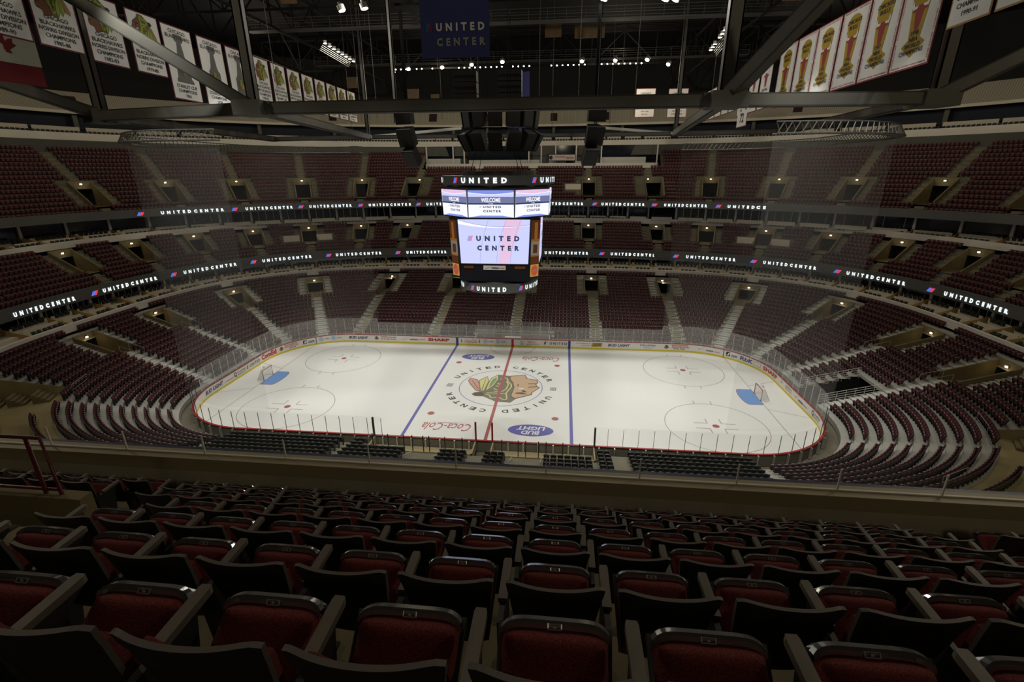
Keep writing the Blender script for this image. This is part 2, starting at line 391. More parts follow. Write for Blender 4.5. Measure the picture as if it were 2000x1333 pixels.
def loopstrip(mb, prof, s0=-HALF, s1=HALF, n=300, mi=0, cap=True):
    """profile of (offset, z) points swept along the rink outline; offset may be an array ring"""
    S = np.linspace(s0, s1, n+1)
    rows = [[bp(float(s), d, z) for d, z in prof] for s in S]
    base_i = len(mb.v); k = len(prof)
    for r in rows: mb.v += r
    for i in range(n):
        for j in range(k-1):
            a = base_i+i*k+j; mb.f.append((a, a+1, a+k+1, a+k)); mb.m.append(mi)
    if cap and s1-s0 < 2*HALF-0.01 and k > 3:
        mb.f.append(tuple(base_i+j for j in range(k))); mb.m.append(mi)
        mb.f.append(tuple(base_i+n*k+j for j in range(k))[::-1]); mb.m.append(mi)
mb = MB(); loopstrip(mb, [(0.0, 0.22), (0.0, 1.06), (0.10, 1.06)]); part(boards, mb.build('panel', M_BOARD))
mb = MB(); loopstrip(mb, [(0.10, 1.06), (0.10, 0.0), (0.02, 0.0)]); part(boards, mb.build('back_panel', mat('board_back', (.16, .145, .11), .7, noise=.2, nscale=2)), 'dull brown rear side')
mb = MB(); loopstrip(mb, [(0.03, 0.0), (-0.02, 0.0), (-0.02, 0.22), (0.03, 0.22)]); part(boards, mb.build('kickplate', M_KICK), 'yellow kickplate strip')
mb = MB(); loopstrip(mb, [(-0.02, 1.06), (-0.02, 1.10), (0.16, 1.10), (0.16, 1.06), (-0.02, 1.06)]); part(boards, mb.build('cap_rail', M_CAP), 'red cap rail')
for s in list(np.arange(46, HALF, 1.25)):                               # posts carrying the near boards, seen from behind
    for sg in (-1, 1):
        x, y, nx, ny = base(float(s)*sg); c = Vector((x+nx*0.24, y+ny*0.24, 0)); n = Vector((nx, ny, 0)); t = Vector((-ny, nx, 0))
        mb = MB(); mb.bar(c, c+Vector((0, 0, 1.05)), 0.10, 0.18, 0, up=n); part(boards, mb.build('back_stay', M_ALU))
bfn = lambda s, z: bp(s, -0.012, z)
def bt(mb, txt, s0, s1, z0, z1, mi, **k): put_text(mb, txt, s0, s1, z0, z1, bfn, mi=mi, **k)
def brect(mb, s0, s1, z0, z1, mi, sh=0.0, d=-0.010):
    mb.poly([bp(s0, d, z0), bp(s1, d, z0), bp(s1+sh, d, z1), bp(s0+sh, d, z1)], mi)
for s, w, m in ((-25*FT, .16, 1), (25*FT, .16, 1), (0, .16, 2), (-27.35, .04, 3), (27.35, .04, 3)):
    mb = MB(); brect(mb, s-w, s+w, 0.0, 1.06, m, d=-0.024); part(boards, mb.build('line_marking', AD))
mb = MB()
def head_mark(s, z, r=0.34):
    emblem(mb, lambda x, y, h: bp(s+x, -0.012-h, z+y), {K_: 3, O_: 3, S_: 9, D_: 3, P_: 2, Y_: 5, G_: 8, W_: 0, R_: 2, B_: 1, L_: 2, C_: 4, X_: 6}, r, dz=0.0005)
bt(mb, 'BUD LIGHT', -45.8, -42.8, .42, .86, 1, bold=.04, shear=.25)
bt(mb, 'chicagoland', -42.5, -41.0, .42, .56, 2); bt(mb, 'Q', -40.95, -40.45, .34, .94, 3, bold=.03); bt(mb, 'QUARTERS', -40.35, -38.8, .58, .80, 8); bt(mb, 'Steakhouse', -40.3, -38.8, .38, .5, 3)
brect(mb, -38.6, -38.4, .40, .86, 2, .12); bt(mb, 'UNITED', -38.0, -36.0, .46, .82, 3, spacing=1.5, bold=.03)
bt(mb, 'ComEd', -35.6, -32.9, .34, .98, 2, bold=.05)
head_mark(-32.1, .64); bt(mb, 'BLACKHAWKS', -31.6, -29.8, .78, .97, 2, bold=.03); bt(mb, 'RADIO NETWORK', -31.6, -29.7, .56, .73, 2, bold=.03); bt(mb, '670 AM', -31.0, -30.1, .34, .50, 3, bold=.03)
brect(mb, -29.1, -28.6, .42, .92, 3, .05); brect(mb, -29.0, -28.7, .5, .84, 0, .2, d=-0.014); bt(mb, '.com', -28.45, -27.6, .42, .74, 1, bold=.03)
for s in (-26.7, -25.1, -3.7, -2.0):
    for k in range(16):
        a = 2*math.pi*k/16; b = 2*math.pi*(k+1)/16
        mb.poly([bp(s+.30*math.cos(a), -.012, .66+.30*math.sin(a)), bp(s+.30*math.cos(b), -.012, .66+.30*math.sin(b)), bp(s, -.012, .66)], 4)
    for k in (-1, 0, 1): brect(mb, s-.24, s+.24, .63+k*.15, .67+k*.15, 0, d=-.014)
    bt(mb, 'at&t', s+.42, s+1.12, .54, .80, 6, bold=.01)
bt(mb, 'BUD LIGHT', -23.0, -20.2, .46, .84, 1, bold=.04, shear=.25)
head_mark(-19.0, .64); bt(mb, 'TICKETS ON SALE', -18.4, -16.2, .72, .94, 2); bt(mb, '312-455-7000', -18.4, -16.2, .44, .64, 3, bold=.01)
def check(s):
    mb.poly([bp(s, -.012, .74), bp(s+.2, -.012, .60), bp(s+1.0, -.012, .90), bp(s+.2, -.012, .54)], 2)
check(-15.4); bt(mb, 'verizon', -14.3, -13.1, .50, .76, 3, bold=.03); bt(mb, 'wireless', -13.0, -12.1, .56, .70, 2)
bt(mb, 'SHARP', -11.7, -8.7, .44, .88, 2, bold=.06)
for s in (-7.0, -4.55): brect(mb, s-.07, s+.07, .40, .80, 2); brect(mb, s-.03, s+.03, .80, .96, 2)
bt(mb, 'Coca-Cola', -6.6, -4.9, .38, .90, 2, bold=.0, shear=.3)
bt(mb, 'EA', 1.1, 1.5, .62, .9, 5); bt(mb, 'MVP', 1.1, 1.5, .36, .5, 3); bt(mb, 'Healthcare', 2.0, 3.1, .72, .86, 2); bt(mb, 'Medical Center', 2.1, 3.3, .56, .68, 2); bt(mb, 'BlueCross Shield', 1.9, 3.5, .36, .48, 3)
brect(mb, 4.2, 4.4, .46, .86, 3, .15); bt(mb, 'UNITED', 5.0, 7.3, .46, .82, 3, spacing=1.5, bold=.03)
bt(mb, 'WWW.THEHOMEDEPOT.COM', 8.5, 10.4, .72, .82, 2); bt(mb, 'installed', 9.2, 10.4, .46, .56, 2); brect(mb, 10.5, 11.9, .36, .90, 5, .1); bt(mb, 'HOME', 10.8, 11.8, .66, .84, 3, bold=.03); bt(mb, 'DEPOT', 10.7, 11.8, .42, .6, 3, bold=.03)
bt(mb, 'BUD LIGHT', 12.7, 15.6, .46, .84, 1, bold=.04, shear=.25)
bt(mb, 'Hinckley', 16.9, 18.9, .56, .94, 1, bold=.01); bt(mb, 'SPRINGS', 17.4, 18.5, .36, .48, 6)
head_mark(20.3, .64); bt(mb, 'BLACKHAWKS', 21.0, 23.0, .78, .97, 2, bold=.03); bt(mb, 'RADIO NETWORK', 21.0, 23.2, .56, .73, 2, bold=.03); bt(mb, '670 AM', 21.2, 22.6, .34, .50, 3, bold=.03)
check(24.1); bt(mb, 'verizon', 25.2, 26.1, .46, .72, 3, bold=.03); bt(mb, 'wireless', 26.2, 26.9, .50, .64, 2)
brect(mb, 27.7, 28.2, .42, .94, 3, -.05); brect(mb, 27.78, 28.0, .5, .84, 0, .2, d=-0.014); bt(mb, '.com', 28.3, 29.1, .42, .72, 1, bold=.03)
bt(mb, 'RbK', 29.5, 31.3, .38, .90, 1, bold=.03); brect(mb, 31.45, 32.5, .40, .90, 6); brect(mb, 31.5, 32.45, .44, .86, 0, d=-.014); mb.poly([bp(31.6, -.017, .56), bp(32.4, -.017, .80), bp(32.0, -.017, .54)], 1)
bt(mb, 'SHARP', 32.9, 36.0, .40, .90, 2, bold=.05)
bt(mb, 'EA', 37.0, 37.4, .6, .9, 5); bt(mb, 'Healthcare', 38.2, 39.6, .7, .86, 2); bt(mb, 'BlueCross', 38.2, 39.6, .44, .6, 6)
check(40.3); bt(mb, 'verizon', 41.2, 42.2, .46, .72, 3, bold=.03); bt(mb, 'wireless', 42.25, 43.1, .5, .64, 2)
bt(mb, 'Q', 44.0, 44.5, .34, .94, 3, bold=.03); bt(mb, 'QUARTERS', 44.6, 45.9, .6, .82, 8); bt(mb, 'Steakhouse', 44.6, 45.8, .4, .52, 3)
def srough(v):                                                          # which advert a vertex belongs to
    x, y, _ = v; d = (PB[:, 0]-x)**2+(PB[:, 1]-y)**2
    return SS[int(d.argmin())]
cuts = [-60, -42.65, -38.7, -35.9, -32.6, -29.3, -27.3, -23.3, -19.6, -15.7, -11.9, -7.5, -4.2, 0.3, 1.75, 3.8, 8, 12.2, 16.3, 19.6, 23.5, 27.2, 29.25, 32.7, 36.5, 39.9, 43.5, 60]
bins = {}
for f, m in zip(mb.f, mb.m):
    k = int(np.searchsorted(cuts, srough(mb.v[f[0]]))); b = bins.setdefault(k, MB()); b.poly([mb.v[i] for i in f], m)
for k in sorted(bins): part(boards, bins[k].build('advert', AD))

# ------------------------------------------------------------------ glass panels and posts on top of the boards
def pane_at(s0, s1, h, postmat, label, group, gm, d=0.07, post=0.028, extra=0.02):
    m = (s0+s1)/2; x, y, nx, ny = base(m)
    r = empty('rink_glass', (x+nx*d, y+ny*d, 1.10), 0)
    a = Vector(bp(s0+0.03, d, 1.10))-r.location; b = Vector(bp(s1-0.03, d, 1.10))-r.location
    n = Vector((nx, ny, 0))*0.006; z = Vector((0, 0, h))
    q = MB(); q.hexa([a-n, b-n, b+n, a+n, a-n+z, b-n+z, b+n+z, a+n+z]); part(r, q.build('pane', gm, r))
    q = MB(); c = Vector(bp(s0, d, 1.10))-r.location; q.bar(c, c+Vector((0, 0, h*(0.93))), post, 0.05, 0, up=(nx, ny, 0)); part(r, q.build('post', postmat, r))
    tag(r, label, 'rink glass', group); return r
M_POSTD = mat('dark_post', (0.03, 0.03, 0.03), 0.5)
s = -19.0; far_s = []
S_ALL = []
def run(s0, s1, pitch, h, pm, lab, grp):
    gm = M_GLASSN if pm is M_POSTD else M_GLASS
    n = max(1, round((s1-s0)/pitch))
    for i in range(n): pane_at(s0+(s1-s0)*i/n, s0+(s1-s0)*(i+1)/n, h, pm, lab, grp, gm)
run(-18.6, 19.6, 1.22, 1.85, M_POSTW, 'clear glass panel with white post along the far side boards', 'glass panels along the far side boards')
run(-46.2, -18.6, 1.22, 2.4, M_POSTW, 'tall glass panel with white post around the boards behind the left goal', 'tall glass panels around the left end of the rink')
run(19.6, 47.0, 1.22, 2.4, M_POSTW, 'tall glass panel with white post around the boards behind the right goal', 'tall glass panels around the right end of the rink')
run(-70.9, -46.2, 1.22, 1.75, M_POSTD, 'glass panel with dark post on the near boards left of the benches', 'glass panels on the near boards left of the benches')
run(47.0, 70.3, 1.22, 1.75, M_POSTD, 'glass panel with dark post on the near boards right of the benches', 'glass panels on the near boards right of the benches')

# ------------------------------------------------------------------ goals
def goal(sx, label):
    g = empty('hockey_goal', (sx*89*FT, 0, 0), 0 if sx > 0 else math.pi)
    mr = mat('goal_red', (0.35, 0.03, 0.03), 0.4)
    q = MB(); q.tube([(0, -.915, 0), (0, -.915, 1.22), (0, .915, 1.22), (0, .915, 0)], .04, 8); part(g, q.build('goal_frame', mr, g), 'red pipe frame')
    q = MB(); q.tube([(0, -.915, .03), (.55, -1.1, .03), (.95, -.75, .03), (1.1, 0, .03), (.95, .75, .03), (.55, 1.1, .03), (0, .915, .03)], .03, 6)
    q.tube([(0, -.85, 1.2), (.4, -.6, 1.2), (.5, 0, 1.2), (.4, .6, 1.2), (0, .85, 1.2)], .02, 6); q.tube([(.5, 0, 1.2), (1.1, 0, .03)], .02, 6)
    part(g, q.build('rear_frame', M_BOARD, g), 'white rear frame')
    q = MB(); top = [(0, -.9, 1.2), (.4, -.6, 1.2), (.5, 0, 1.2), (.4, .6, 1.2), (0, .9, 1.2)]; bot = [(0, -.9, .03), (.95, -.75, .03), (1.1, 0, .03), (.95, .75, .03), (0, .9, .03)]
    for i in range(4): q.quad(bot[i], bot[i+1], top[i+1], top[i])
    q.poly(top)
    q2 = glass_mat('goal_net', (0.75, 0.74, 0.7), 0.35, 0.6) if 'goal_net' not in MATS else MATS['goal_net']
    part(g, q.build('net', q2, g), 'white string net')
    q = MB(); q.box((.28, -.10, 1.22), (.46, .10, 1.40)); q.tube([(.37, 0, 1.40), (.37, 0, 1.47)], .045, 8, 0); part(g, q.build('water_bottle_holder', M_BOARD, g))
    tag(g, label, 'goal')
goal(-1, 'red-framed hockey goal with white net at the left end of the ice'); goal(1, 'red-framed hockey goal with white net at the right end of the ice')

# ------------------------------------------------------------------ team benches along the near boards, penalty box on the far side
M_BENCHWALL = mat('bench_tan', (0.42, 0.36, 0.20), 0.7, noise=0.15, nscale=1)
def bench(x0, x1, label, posts):
    g = empty('team_bench', ((x0+x1)/2, -14.3, 0)); L = lambda x, y, z: (x-(x0+x1)/2, y+14.3, z)
    q = MB(); q.box(L(x0, -15.15, 0), L(x1, -15.05, 1.05)); q.box(L(x0, -15.15, 0), L(x0+.1, -13.12, 1.05)); q.box(L(x1-.1, -15.15, 0), L(x1, -13.12, 1.05)); part(g, q.build('enclosure_wall', M_BENCHWALL, g))
    q = MB(); q.box(L(x0, -15.1, 0.0), L(x1, -13.15, .25)); part(g, q.build('deck', M_BENCHWALL, g))
    q = MB(); q.box(L(x0+.2, -14.75, .65), L(x1-.2, -14.4, .72))
    n = 6
    for i in range(n): xx = x0+.4+(x1-x0-.8)*i/(n-1); q.box(L(xx-.04, -14.7, .25), L(xx+.04, -14.45, .65))
    part(g, q.build('bench_seat', M_TAN, g))
    for x in posts:
        q = MB(); q.box(L(x-.035, -15.13, 1.05), L(x+.035, -15.07, 2.5)); part(g, q.build('post', M_POSTD, g))
    for x in (x0, x1):
        q = MB(); q.box(L(x-.006, -15.1, 1.05), L(x+.006, -13.1, 2.7)); part(g, q.build('side_glass', M_GLASSN, g))
        q = MB(); q.box(L(x-.07, -13.2, 1.05), L(x+.07, -13.05, 2.85)); part(g, q.build('end_post', M_CAP if abs(x) < 2 else M_POSTD, g))
    q = MB(); q.box(L(x0, -15.106, 1.05), L(x1, -15.094, 2.45)); part(g, q.build('rear_glass', M_GLASSN, g))
    tag(g, label, 'bench')
bench(-9.3, -0.45, 'left team bench enclosure with tan walls behind the near boards', (-8.6, -7.3, -6.0, -5.3, -4.4, -3.9, -2.6, -1.2))
bench(0.95, 9.4, 'right team bench enclosure with tan walls behind the near boards', (2.0, 3.3, 3.9, 4.9, 5.5, 6.8, 8.1))
g = empty('penalty_box', (0, 14.2, 0)); L = lambda x, y, z: (x, y-14.2, z)
q = MB(); q.box(L(-5.2, 15.3, 0), L(5.0, 15.4, 1.05)); q.box(L(-5.2, 13.2, 0), L(-5.1, 15.4, 1.05)); q.box(L(4.9, 13.2, 0), L(5.0, 15.4, 1.05)); part(g, q.build('enclosure_wall', M_BOARD, g))
q = MB(); q.box(L(-4.8, 14.6, .5), L(-1.6, 14.95, .6)); q.box(L(1.4, 14.6, .5), L(4.7, 14.95, .6)); part(g, q.build('bench_seat', mat('pink_bench', (.45, .16, .16), .6), g))
q = MB(); q.box(L(-1.2, 13.9, .0), L(1.0, 14.5, .95)); part(g, q.build('timekeeper_table', M_BOARD, g))
for x in np.linspace(-5.1, 4.9, 9):
    q = MB(); q.box(L(x-.03, 15.32, 1.05), L(x+.03, 15.38, 2.75)); part(g, q.build('post', M_POSTW, g))
q = MB(); q.box(L(-5.1, 15.34, 1.05), L(4.9, 15.352, 2.85)); part(g, q.build('rear_glass', M_GLASS, g))
tag(g, 'penalty box and timekeeper enclosure with glass behind the far boards', 'penalty box')

# ------------------------------------------------------------------ the seating tiers
VOM1 = [0, 11.3, 22.2, 26.3, 30.3, 34.5, 42.6]
VOM2 = [11, 22.2, 24.1, 26.2, 28.3, 30.4, 32.5, 34.7]
VOM3 = [0, 11, 21.9, 24.05, 26.2, 28.35, 30.4, 32.5]
def both(L): return sorted(set([-v for v in L]+list(L)))
def sscale(D, s):
    a = bp(s-0.15, D, 0); b = bp(s+0.15, D, 0); return math.hypot(a[0]-b[0], a[1]-b[1])/0.3
class Tier:
    def __init__(t, name, D0, z0, D1, z1, K, smax, voms, ka, kb, hw=1.15, dz=0.0, ranges=None):
        t.name, t.K, t.smax, t.voms, t.ka, t.kb, t.hw = name, K, smax, voms, ka, kb, hw
        t.D = [D0+(D1-D0)*k/K for k in range(K+1)]; t.z = [z0+(z1-z0)*k/(K-1) for k in range(K)]
        t.dz = dz; t.holes = []; t.ranges = ranges or [(-smax, smax)]
        for v in voms:
            h = hw/sscale(t.D[(ka+kb)//2], v); t.holes.append((v-h, v+h, ka, kb))
    def hole(t, s, k): return any(a < s < b and ka <= k < kb for a, b, ka, kb in t.holes)
    def build(t, m_tread, extra=()):
        S = set(np.round(np.arange(-t.smax, t.smax+0.01, 0.7), 3))
        for a, b, _, _ in t.holes: S |= {a, b}
        for r in t.ranges: S |= set(r)
        S = sorted(x for x in S if -t.smax <= x <= t.smax)
        mb = MB()
        for k in range(t.K):
            zp = t.z[k-1] if k else t.z[0]-0.5
            for a, b in zip(S, S[1:]):
                m = (a+b)/2
                if t.hole(m, k) or not any(r0 < m < r1 for r0, r1 in t.ranges): continue
                mi = 0
                mb.quad(bp(a, t.D[k], t.z[k]), bp(b, t.D[k], t.z[k]), bp(b, t.D[k+1], t.z[k]), bp(a, t.D[k+1], t.z[k]), mi)
                mb.quad(bp(a, t.D[k], zp), bp(b, t.D[k], zp), bp(b, t.D[k], t.z[k]), bp(a, t.D[k], t.z[k]), mi)
        o = mb.build(t.name, [m_tread]); return struct(o)
T1 = Tier('floor_lower_tier', 1.35+0*RING['t1'], 0.55, RING['t1']+0.9, 5.55, 22, 22.2, both([v for v in VOM1 if v < 23]), 13, 20)
TB = Tier('floor_lower_tier_ends', 1.35+0*RING['t1'], 0.55, RING['t1']+0.9, 5.55, 18, 57.6, both([v for v in VOM1 if v > 22]), 11, 16, ranges=[(-57.6, -22.2), (22.2, 57.6)])
T2 = Tier('floor_middle_tier', RING['r1']+0.25, 9.15, RING['t2'], 12.75, 9, 46, both(VOM2), 3, 8, 1.2)
T3 = Tier('floor_upper_tier', RING['r2']+0.35, 16.75, RING['t3'], 26.6, 18, 43, both(VOM3), 2, 7, 1.2)
# the ice resurfacer tunnel at the right end
TUN = (38.0, 42.0)
TB.holes.append((TUN[0]+0.1, TUN[1]-0.1, 0, 6))
T1.holes.append((-5.4, 5.2, 0, 2))
T3.holes.append((-22.0, 22.45, 11, 18))                      # the press box stands here
for sg in (-1, 1): TB.holes.append((min(sg*47.8, sg*57.7), max(sg*47.8, sg*57.7), 10, 18))   # open landings in the near corners
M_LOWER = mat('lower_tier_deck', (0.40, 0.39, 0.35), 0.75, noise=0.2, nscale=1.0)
T3.K = 16
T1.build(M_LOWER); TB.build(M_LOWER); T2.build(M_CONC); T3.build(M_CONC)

AISLES = {}
def aisle_positions(t):
    """(centre s, half width in metres, first row, last row)"""
    out = []
    for v in t.voms:
        out.append((v, 0.62, 0, t.ka)); out.append((v, t.hw+0.18, t.ka, t.kb)); out.append((v, 0.62, t.kb, t.K))
    return out
def flank(t):
    return []
def build_aisles(t, m, near_end_grey=False):
    for v in t.voms:
        if abs(v) > t.smax or (t is TB and abs(v) < 23): continue
        mb = MB()
        for k in range(t.K-1):
            rise = (t.z[k+1]-t.z[k])
            if any(a < v < b and ka <= k < kb and b-a > 5 for a, b, ka, kb in t.holes): continue
            D = t.D[k]; sc = sscale(D, v)
            if t.ka <= k < t.kb: segs = [(t.hw+0.3, t.hw+1.2), (-t.hw-1.2, -t.hw-0.3)]
            else: segs = [(-0.55, 0.55)]
            for a, b in segs:
                a /= sc; b /= sc; z = t.z[k]
                d0 = t.D[k]+(t.D[k+1]-t.D[k])*0.48; d1 = t.D[k+1]+0.01
                P = [bp(v+a, d0, z-0.01), bp(v+b, d0, z-0.01), bp(v+b, d1, z-0.01), bp(v+a, d1, z-0.01)]
                Q = [(p[0], p[1], z+rise/2) for p in P]
                mb.hexa(P+Q)
                P = [bp(v+a, t.D[k]+0.005, z+0.005), bp(v+b, t.D[k]+0.005, z+0.005), bp(v+b, d0, z+0.005), bp(v+a, d0, z+0.005)]
                mb.quad(*P)
        struct(mb.build('floor_aisle_steps', m[-1]))
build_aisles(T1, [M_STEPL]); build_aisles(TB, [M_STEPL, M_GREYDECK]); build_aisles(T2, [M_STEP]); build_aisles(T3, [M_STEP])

# vomitories: walls, dark doorway and a small lamp over it
door_n = 0
LV = {1: 'lower', 2: 'middle', 3: 'upper'}
def vomitory(t, v, level):
    global door_n
    door_n += 1
    h = t.hw/sscale(t.D[(t.ka+t.kb)//2], v); a, b = v-h, v+h; zl = t.z[t.ka]-0.35 if level == 1 else t.z[t.ka]-0.05
    th = 0.16/sscale(t.D[t.ka], v)
    mb = MB()
    ks = list(range(t.ka, t.kb+1)); zt = lambda k: t.z[min(k, t.K-1)]+0.42
    mb.quad(bp(a, t.D[t.ka], zl), bp(b, t.D[t.ka], zl), bp(b, t.D[t.kb]+1.5, zl), bp(a, t.D[t.kb]+1.5, zl), 0)
    for s_in, s_out in ((a, a-th), (b, b+th)):
        for k0, k1 in zip(ks, ks[1:]):
            i0, i1 = bp(s_in, t.D[k0], zl), bp(s_in, t.D[k1], zl); o0, o1 = bp(s_out, t.D[k0], zl), bp(s_out, t.D[k1], zl)
            up = lambda p, z: (p[0], p[1], z)
            mb.quad(i0, i1, up(i1, zt(k1)), up(i0, zt(k0)), 0); mb.quad(o0, o1, up(o1, zt(k1)), up(o0, zt(k0)), 0)
            mb.quad(up(i0, zt(k0)), up(i1, zt(k1)), up(o1, zt(k1)), up(o0, zt(k0)), 0)
        mb.quad(bp(s_in, t.D[t.ka], zl), bp(s_out, t.D[t.ka], zl), bp(s_out, t.D[t.ka], zt(t.ka)), bp(s_in, t.D[t.ka], zt(t.ka)), 0)
    kb = t.kb; zd = zt(kb)-0.55; D = t.D[kb]; top = zt(kb)+0.12
    mb.hexa([bp(a-th, D, zd), bp(b+th, D, zd), bp(b+th, D+0.2, zd), bp(a-th, D+0.2, zd), bp(a-th, D, top), bp(b+th, D, top), bp(b+th, D+0.2, top), bp(a-th, D+0.2, top)], 0)
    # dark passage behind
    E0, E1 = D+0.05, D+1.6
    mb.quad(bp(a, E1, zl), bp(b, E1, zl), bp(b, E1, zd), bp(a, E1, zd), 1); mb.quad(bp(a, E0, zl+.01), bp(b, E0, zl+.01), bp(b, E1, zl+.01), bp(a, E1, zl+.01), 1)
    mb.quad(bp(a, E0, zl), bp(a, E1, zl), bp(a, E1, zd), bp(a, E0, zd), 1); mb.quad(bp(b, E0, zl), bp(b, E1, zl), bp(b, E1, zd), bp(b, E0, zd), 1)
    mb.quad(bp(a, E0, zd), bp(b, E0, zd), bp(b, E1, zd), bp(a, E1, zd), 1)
    o = mb.build('door_%d' % door_n, [M_WARMCONC if abs(v) > 23.5 else M_CONC, M_VOID]); struct(o)
    x, y, z = bp(v, D-0.12, zd+0.25); _, _, nx, ny = base(v)
    la = empty('doorway_lamp', (x, y, z), math.atan2(-nx, ny)); q = MB(); q.box((-0.16, -0.06, -0.09), (0.16, 0.13, 0.09)); part(la, q.build('housing', M_ALU, la))
    q = MB(); q.box((-0.13, -0.10, -0.07), (0.13, -0.06, 0.07)); part(la, q.build('lens', M_LAMPW, la))
    tag(la, 'small lit lamp over a doorway of the %s seating tier' % LV[level], 'lamp', 'lamps over the %s tier doorways' % LV[level])
    px, py, _, _ = base(v)
    point(bp(v, D-0.55, zd-0.05), 6 if level == 1 else 3, (1, 0.75, 0.4), 0.1)
for v in both(VOM1): vomitory(T1 if abs(v) < 23 else TB, v, 1)
for v in both(VOM2): vomitory(T2, v, 2)
for v in both(VOM3): vomitory(T3, v, 3)

# tunnel
mb = MB(); a, b = TUN
for s in (a, b):
    mb.quad(bp(s, 1.35, -0.05), bp(s, 8, -0.05), bp(s, 8, TB.z[6]), bp(s, 1.35, TB.z[0]), 0)
mb.quad(bp(a, 0.3, 0.01), bp(b, 0.3, 0.01), bp(b, 8.3, 0.01), bp(a, 8.3, 0.01), 0)
mb.quad(bp(a, 8.2, 0), bp(b, 8.2, 0), bp(b, 8.2, 1.9), bp(a, 8.2, 1.9), 0)
struct(mb.build('wall_tunnel', [M_VOID]))
for s, lab in ((a, 'far'), (b, 'near')):
    r = empty('tunnel_railing', bp(s, 0, 0)); o = Vector(r.location); q = MB()
    for i in range(4):
        z = 0.25+0.25*i; q.tube([Vector(bp(s, 1.4, TB.z[0]+z))-o, Vector(bp(s, TB.D[6], TB.z[5]+z))-o], 0.022, 6)
    part(r, q.build('rail', M_POSTW, r))
    for k in range(8):
        q = MB(); d = 1.4+(at(TB.D[6], s)-1.4)*k/7; z = TB.z[0]+(TB.z[5]-TB.z[0])*k/7
        q.tube([Vector(bp(s, d, z-.2))-o, Vector(bp(s, d, z+1.02))-o], 0.022, 6); part(r, q.build('post', M_POSTW, r))
    tag(r, 'white slatted railing on the %s side of the dark tunnel behind the right goal' % lab, 'railing')

# ------------------------------------------------------------------ balcony fascias (white bands) and structure between tiers
def band(name, D, z0, z1, m, s0=-50, s1=50, th=0.35, n=240):
    mb = MB(); loopstrip(mb, [(D+th, z0), (D, z0), (D, z1), (D+th, z1), (D+th, z0)], s0, s1, n)
    return struct(mb.build(name, m))
def deck(name, prof, m, s0=-50, s1=50, n=200):
    mb = MB(); loopstrip(mb, prof, s0, s1, n, cap=False); return struct(mb.build(name, m))
W1, R1, W2, R2, W3 = RING['w1'], RING['r1'], RING['w2'], RING['r2'], RING['w3']
band('trim_1', W1, 5.85, 6.75, M_WHITE, -56, 56)
band('trim_2', W2, 13.15, 14.0, M_WHITE)
band('trim_3', W3, 27.35, 28.45, M_WHITE, -46, 46)
# floors of the two suite levels, the dark concourse behind the lower tier and behind the middle tier
G1, G2 = R1+1.6, R2+3.2
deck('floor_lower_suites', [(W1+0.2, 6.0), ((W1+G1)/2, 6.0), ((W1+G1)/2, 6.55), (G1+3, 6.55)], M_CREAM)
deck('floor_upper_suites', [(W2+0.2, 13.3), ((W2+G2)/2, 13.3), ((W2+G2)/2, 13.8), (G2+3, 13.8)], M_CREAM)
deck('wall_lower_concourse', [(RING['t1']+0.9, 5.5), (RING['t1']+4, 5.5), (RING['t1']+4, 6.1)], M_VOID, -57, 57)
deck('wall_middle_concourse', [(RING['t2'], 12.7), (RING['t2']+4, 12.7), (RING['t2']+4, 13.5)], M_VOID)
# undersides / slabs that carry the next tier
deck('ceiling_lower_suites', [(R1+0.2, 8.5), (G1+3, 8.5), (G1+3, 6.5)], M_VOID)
deck('ceiling_upper_suites', [(R2+0.2, 16.3), (G2+3, 16.3), (G2+3, 13.7)], M_VOID)
